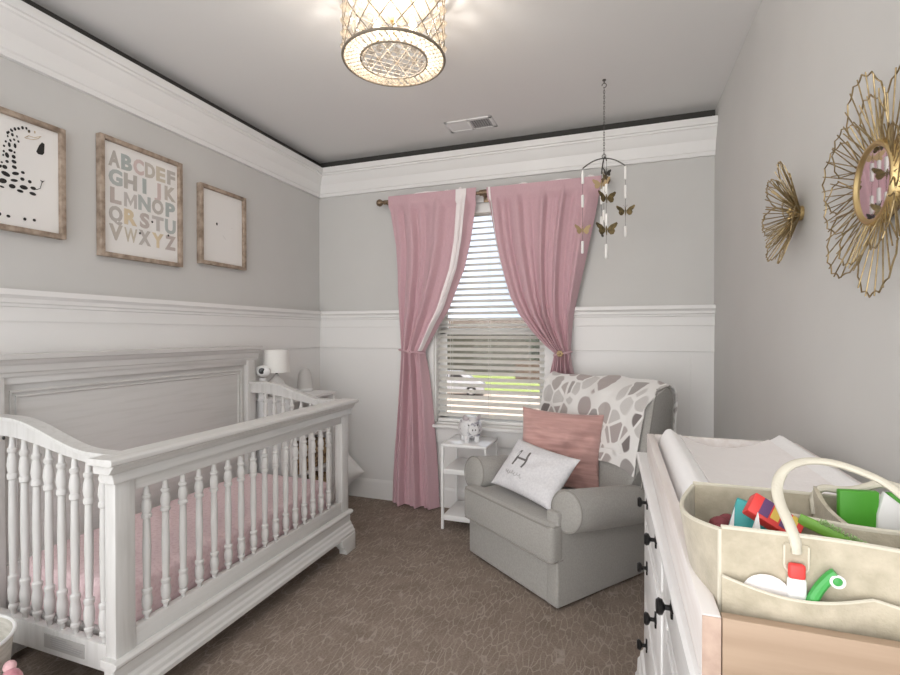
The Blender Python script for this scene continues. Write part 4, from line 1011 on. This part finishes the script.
boxthing('carton', 'teal carton with a white corner standing in the felt caddy', 'box', (2.553, -2.672, 1.022), (.060, .030, .115), (math.radians(-14), math.radians(14), math.radians(-14)), [M['teal']], teal_extra)
def red_extra(t, s):
    b = MB()
    for i, (x0, x1, m) in enumerate(((-.020, -.008, 2), (-.006, .004, 1), (.006, .014, 2), (.016, .024, 1))):
        b.box((x0, -s[1] / 2 - .0006, -.010 + .003 * (i % 2)), (x1, -s[1] / 2 - .0001, .014), 0, mi=m - 1)
    b.build('printed_panel', [M['yellow'], M['purple']], t)
boxthing('carton', 'red carton with yellow and purple print lying on top in the felt caddy', 'box', (2.572, -2.712, 1.078), (.064, .020, .030), (math.radians(-38), math.radians(30), math.radians(-8)), [M['red']], red_extra)
t = tag(MB().prism([(2.528, 1.02), (2.556, 1.02), (2.548, 1.092)], -2.742, -2.738, 'y').build('paper_tag', M['white']), 'white paper tag sticking up beside the teal carton', 'tag')
b = MB()
for k in range(7): b.ball((2.528 + .012 * (k % 3) - .004, -2.62 - .015 * (k // 3), 1.028 + .006 * (k % 2)), (.015, .014, .012), 8)
tag(b.build('cloth', M['wine'], None), 'dark red cloth crumpled at the left end of the felt caddy', 'cloth')
tag_g = lambda x0, x1, y, z0, z1, lab, m, mir: tag(MB().prism([(x0, z0), (x1 - .006, z0), (x1, z1), (x0 - .002, z1 - .002)], y - .006, y + .006, 'y', bev=.002).build('wipes_pack', m), lab, 'pack', 'packs standing in the caddy')
tag_g(2.677, 2.722, -2.622, .95, 1.102, 'bright green pack standing left of the white pack in the caddy', M['green'], 1)
tag(MB().prism([(2.716, .95), (2.752, .95), (2.752, 1.082), (2.726, 1.104), (2.718, 1.072)], -2.632, -2.622, 'y', bev=.002).build('wipes_pack', M['white']), 'white pack between the two green packs in the caddy', 'pack', 'packs standing in the caddy')
tag_g(2.738, 2.782, -2.610, .95, 1.100, 'green pack half hidden behind the white pack, nearest the wall', M['green'], 1)
br = thing('bottle_brush', 'green brush with pale bristles lying on the caddy front edge', 'brush', (2.645, -2.728, 1.055))
b = MB(); b.tube(smooth([(2.600, -2.716, 1.082), (2.618, -2.722, 1.076), (2.646, -2.730, 1.064), (2.682, -2.738, 1.046)], 2), [.006 + .003 * math.sin(k) for k in range(14)] if False else .0075, 10, flat=.5, ref=(0, 0, 1)); b.build('handle', M['greenb'], br)
b = MB()
for k in range(60):
    u = random.random(); x = 2.618 + .058 * u; y = -2.7225 - .013 * u; z = 1.081 - .028 * u; a = random.uniform(-1, 1)
    b.tube([(x, y, z), (x + .002, y - .004 + .006 * a, z + .007 + .002 * random.random())], .0009, 4)
b.build('bristles', mat('bristle_green', (.34, .50, .22), .6), br)
# outer pocket contents
b = MB(); b.ball((2.548, CYN - .0075, 1.006), (.026, .004, .024), 20); tag(b.build('nursing_pad', M['padc']), 'rounded white pad peeking from the caddy front pocket, leftmost there', 'pad')
tu = thing('ointment_tube', 'white tube with a red cap in the caddy front pocket', 'tube', (2.579, CYN - .014, 1.0))
b = MB(); b.box((2.569, CYN - .0135, .965), (2.589, CYN - .0045, 1.032), .004, seg=3); b.build('tube_body', M['white'], tu)
b = MB(); b.box((2.570, CYN - .0135, 1.030), (2.588, CYN - .0045, 1.049), .004, seg=3); b.build('cap', M['red'], tu)
cl = thing('nail_clipper', 'green plastic clipper with a white ring beside the red-capped tube', 'nail clipper', (2.605, CYN - .014, 1.02))
b = MB(); b.tube(smooth([(2.592, CYN - .012, 1.005), (2.600, CYN - .013, 1.025), (2.610, CYN - .014, 1.040), (2.616, CYN - .015, 1.046)], 2), .0062, 10); b.build('grip', M['green2'], cl)
b = MB(); b.tube([(2.616 + .0065 * math.cos(t), CYN - .020, 1.038 + .0065 * math.sin(t)) for t in [k * PI / 8 for k in range(16)]], .0016, 6, closed=True); b.build('ring', M['white'], cl)
b = MB(); b.ball((2.616, CYN - .0185, 1.038), (.0055, .003, .0055), 10); b.build('button', M['green2'], cl)

# ------------------------------------------------------------------ bucket and plush by the crib
BC = (.41, -2.588)
bu = thing('storage_bucket', 'cream woven bucket on the carpet at the near end of the crib', 'bucket', (BC[0], BC[1], 0))
b = MB(); b.lathe([(0, .004), (.125, 0), (.13, .01), (.168, .35), (.172, .36), (.166, .36), (.161, .35), (.124, .016), (0, .014)], (BC[0], BC[1], 0), 48); b.build('bucket_wall', M['bucket'], bu)
b = MB(); b.tube([(BC[0] + .169 * math.cos(t), BC[1] + .169 * math.sin(t), .358) for t in [k * PI / 32 for k in range(64)]], .0055, 8, closed=True); b.build('rim', M['white'], bu)
py_ = thing('plush_toy', 'pink plush toy sitting on the carpet against the cream bucket', 'plush toy', (.655, -2.55, 0))
b = MB(); b.ball((.665, -2.545, .095), (.065, .06, .095), 18); b.ball((.645, -2.535, .20), (.045, .04, .06), 16); b.ball((.610, -2.515, .255), (.030, .028, .035), 14); b.build('body', M['pinktoy'], py_)
b = MB(); b.ball((.590, -2.508, .288), (.018, .017, .019), 14); b.build('head', M['pinktoy2'], py_)
for s in (-1, 1):
    b = MB(); b.tube([(.645, -2.535 + .03 * s, .21), (.65, -2.53 + .055 * s, .17), (.67, -2.53 + .06 * s, .13)], [.02, .018, .016], 10); b.ball((.67, -2.53 + .06 * s, .128), .017, 10); b.build('arm', M['pinktoy'], py_)
    b = MB(); b.tube([(.67, -2.55 + .03 * s, .05), (.73, -2.55 + .05 * s, .03)], [.03, .024], 10); b.ball((.73, -2.55 + .05 * s, .032), .028, 10); b.build('leg', M['pinktoy'], py_)

# ------------------------------------------------------------------ outside, one storey down
GZ = -2.9
b = MB(); b.box((-60, .6, GZ - .2), (50, 29.2, GZ), 0); struct('driveway', b, M['asphalt'], 'pale concrete drive outside the window')
b = MB(); b.box((-60, 29.2, GZ - .2), (50, 120, GZ - .02), 0); struct('lawn', b, M['grass'], 'green lawn across the drive')
hs = thing('house', 'taupe neighbouring house seen through the blind', 'house', (-9, 50, GZ))
b = MB(); b.box((-22, 48, GZ), (-3.2, 56, 1.25), 0); b.build('house_wall', M['siding'], hs)
b = MB(); b.prism([(47.3, 1.2), (52, 3.0), (56.7, 1.2)], -22.6, -2.6, 'x'); b.build('roof', M['roof'], hs)
for x in (-20.5, -18.5):
    b = MB(); b.box((x - .6, 47.9, -1.4), (x + .6, 48.05, .2), .02); wv = b.build('house_window', M['white'], hs)
    b = MB(); b.box((x - .5, 47.86, -1.3), (x + .5, 47.92, .1), 0); b.build('house_pane', M['dark'], wv)
fe = thing('fence', 'brown board fence on the right of the lawn outside', 'fence', (-4.5, 40, GZ))
b = MB(); b.box((-6.6, 40, GZ), (4, 40.08, GZ + 1.75), 0)
for k in range(60): b.box((-6.6 + .177 * k, 39.97, GZ), (-6.6 + .177 * k + .16, 40, GZ + 1.8), 0)
b.build('boards', M['brick'], fe)
b = MB(); b.box((-6.6, 39.93, GZ + .4), (4, 39.97, GZ + .5), 0); b.box((-6.6, 39.93, GZ + 1.35), (4, 39.97, GZ + 1.45), 0); b.build('rail', M['brick'], fe)
def tree(x, y, h, r, lab, sd):
    t = thing('tree', lab, 'tree', (x, y, GZ), group='trees beyond the lawn')
    b = MB(); b.tube([(x, y, GZ), (x + .1, y, GZ + h * .35), (x, y, GZ + h * .6)], [.25, .2, .12], 10); b.build('trunk', M['bark'], t)
    rr = random.Random(sd); b = MB()
    for k in range(26):
        a, e, q = rr.uniform(0, 2 * PI), rr.uniform(-.9, 1.0), rr.uniform(.35, .8)
        b.ball((x + r * q * math.cos(a), y + r * q * math.sin(a), GZ + h * .62 + e * h * .32), r * rr.uniform(.28, .42), 10)
    b.build('crown', M['leaf'], t)
tree(-16.5, 40, 4.6, 1.9, 'dark tree at the left edge of the view through the blind', 1)
tree(-19.8, 45, 5.2, 2.2, 'dark tree farther left beyond the parked white car', 2)
tree(-5.2, 46, 3.9, 1.4, 'low dark tree behind the brown fence', 3)
car = thing('car', 'white car parked on the drive outside, seen through the lower slats', 'car', (-8.6, 28, GZ), math.radians(12), local=True)
side = [(-2.3, .35), (-2.35, .75), (-2.2, 1.0), (-1.75, 1.08), (-1.15, 1.5), (-.6, 1.62), (.6, 1.62), (1.05, 1.5), (1.55, 1.1), (2.15, .98), (2.35, .7), (2.3, .35)]
b = MB(); b.prism(side, -.88, .88, 'y', bev=.06, seg=3); b.build('car_body', M['carpaint'], car)
for s in (-1, 1):
    b = MB(); b.prism([(-1.15, 1.1), (-.95, 1.42), (-.1, 1.52), (-.1, 1.1)], s * .885, s * .892, 'y'); b.prism([(.0, 1.1), (.0, 1.52), (.65, 1.5), (1.15, 1.1)], s * .885, s * .892, 'y'); b.build('side_window', M['dark'], car)
    for x in (-1.45, 1.45):
        b = MB(); b.lathe([(0, -.1), (.33, -.1), (.35, -.06), (.35, .06), (.33, .1), (0, .1)], (x, s * .84, .35), 24, axis=(0, 1, 0)); wh = b.build('wheel', M['tyre'], car)
        b = MB(); b.lathe([(0, 0), (.2, 0), (.2, .02), (0, .03)], (x, s * .94, .35), 20, axis=(0, s, 0)); b.build('hubcap', M['chrome'], wh)

# ------------------------------------------------------------------ sky, camera, view
w = bpy.data.worlds.new('sky'); SC.world = w; w.use_nodes = True
nt = w.node_tree; N = nt.nodes; L = nt.links
bg = N['Background']
tc = N.new('ShaderNodeTexCoord'); sp = N.new('ShaderNodeSeparateXYZ')
mr = N.new('ShaderNodeMapRange'); mr.inputs['From Min'].default_value = -.5; mr.inputs['From Max'].default_value = .5
cr_ = N.new('ShaderNodeMixRGB'); cr_.inputs[1].default_value = (SKY_FILL := (3.5, 3.45, 3.4, 1)); cr_.inputs[2].default_value = (.78, .93, 1.15, 1)  # first colour: sky brightened on the open side behind the camera as added fill
dp = N.new('ShaderNodeVectorMath'); dp.operation = 'DOT_PRODUCT'; dp.inputs[1].default_value = (.78, .62, 0)
L.new(tc.outputs['Generated'], dp.inputs[0]); L.new(dp.outputs['Value'], mr.inputs['Value']); L.new(mr.outputs[0], cr_.inputs[0]); L.new(cr_.outputs[0], bg.inputs['Color'])
bg.inputs['Strength'].default_value = 1.0

sun = bpy.data.lights.new('sun', 'SUN'); sun.energy = 7; sun.angle = .02; sun.color = (1, .95, .86)
so = bpy.data.objects.new('sun', sun); COL.objects.link(so); so.location = (0, 20, 30)
so.rotation_euler = Vector((.10, .36, .95)).to_track_quat('Z', 'Y').to_euler()

cam = bpy.data.cameras.new('camera'); cam.sensor_width = 36; cam.lens = 483.65 / 900 * 36; cam.clip_start = .02; cam.clip_end = 500
co = bpy.data.objects.new('camera', cam); COL.objects.link(co)
co.location = (2.3783, -3.4643, 1.325); co.rotation_euler = (PI / 2 - .0087, 0, .3383)
SC.camera = co
SC.view_settings.view_transform = 'Standard'; SC.view_settings.look = 'None'; SC.view_settings.exposure = 0; SC.view_settings.gamma = 1
SC.view_settings.use_curve_mapping = False
SC.cycles.use_denoising = True
SC.cycles.max_bounces = 12; SC.cycles.diffuse_bounces = 6; SC.cycles.transparent_max_bounces = 16
SC.cycles.sample_clamp_indirect = 8
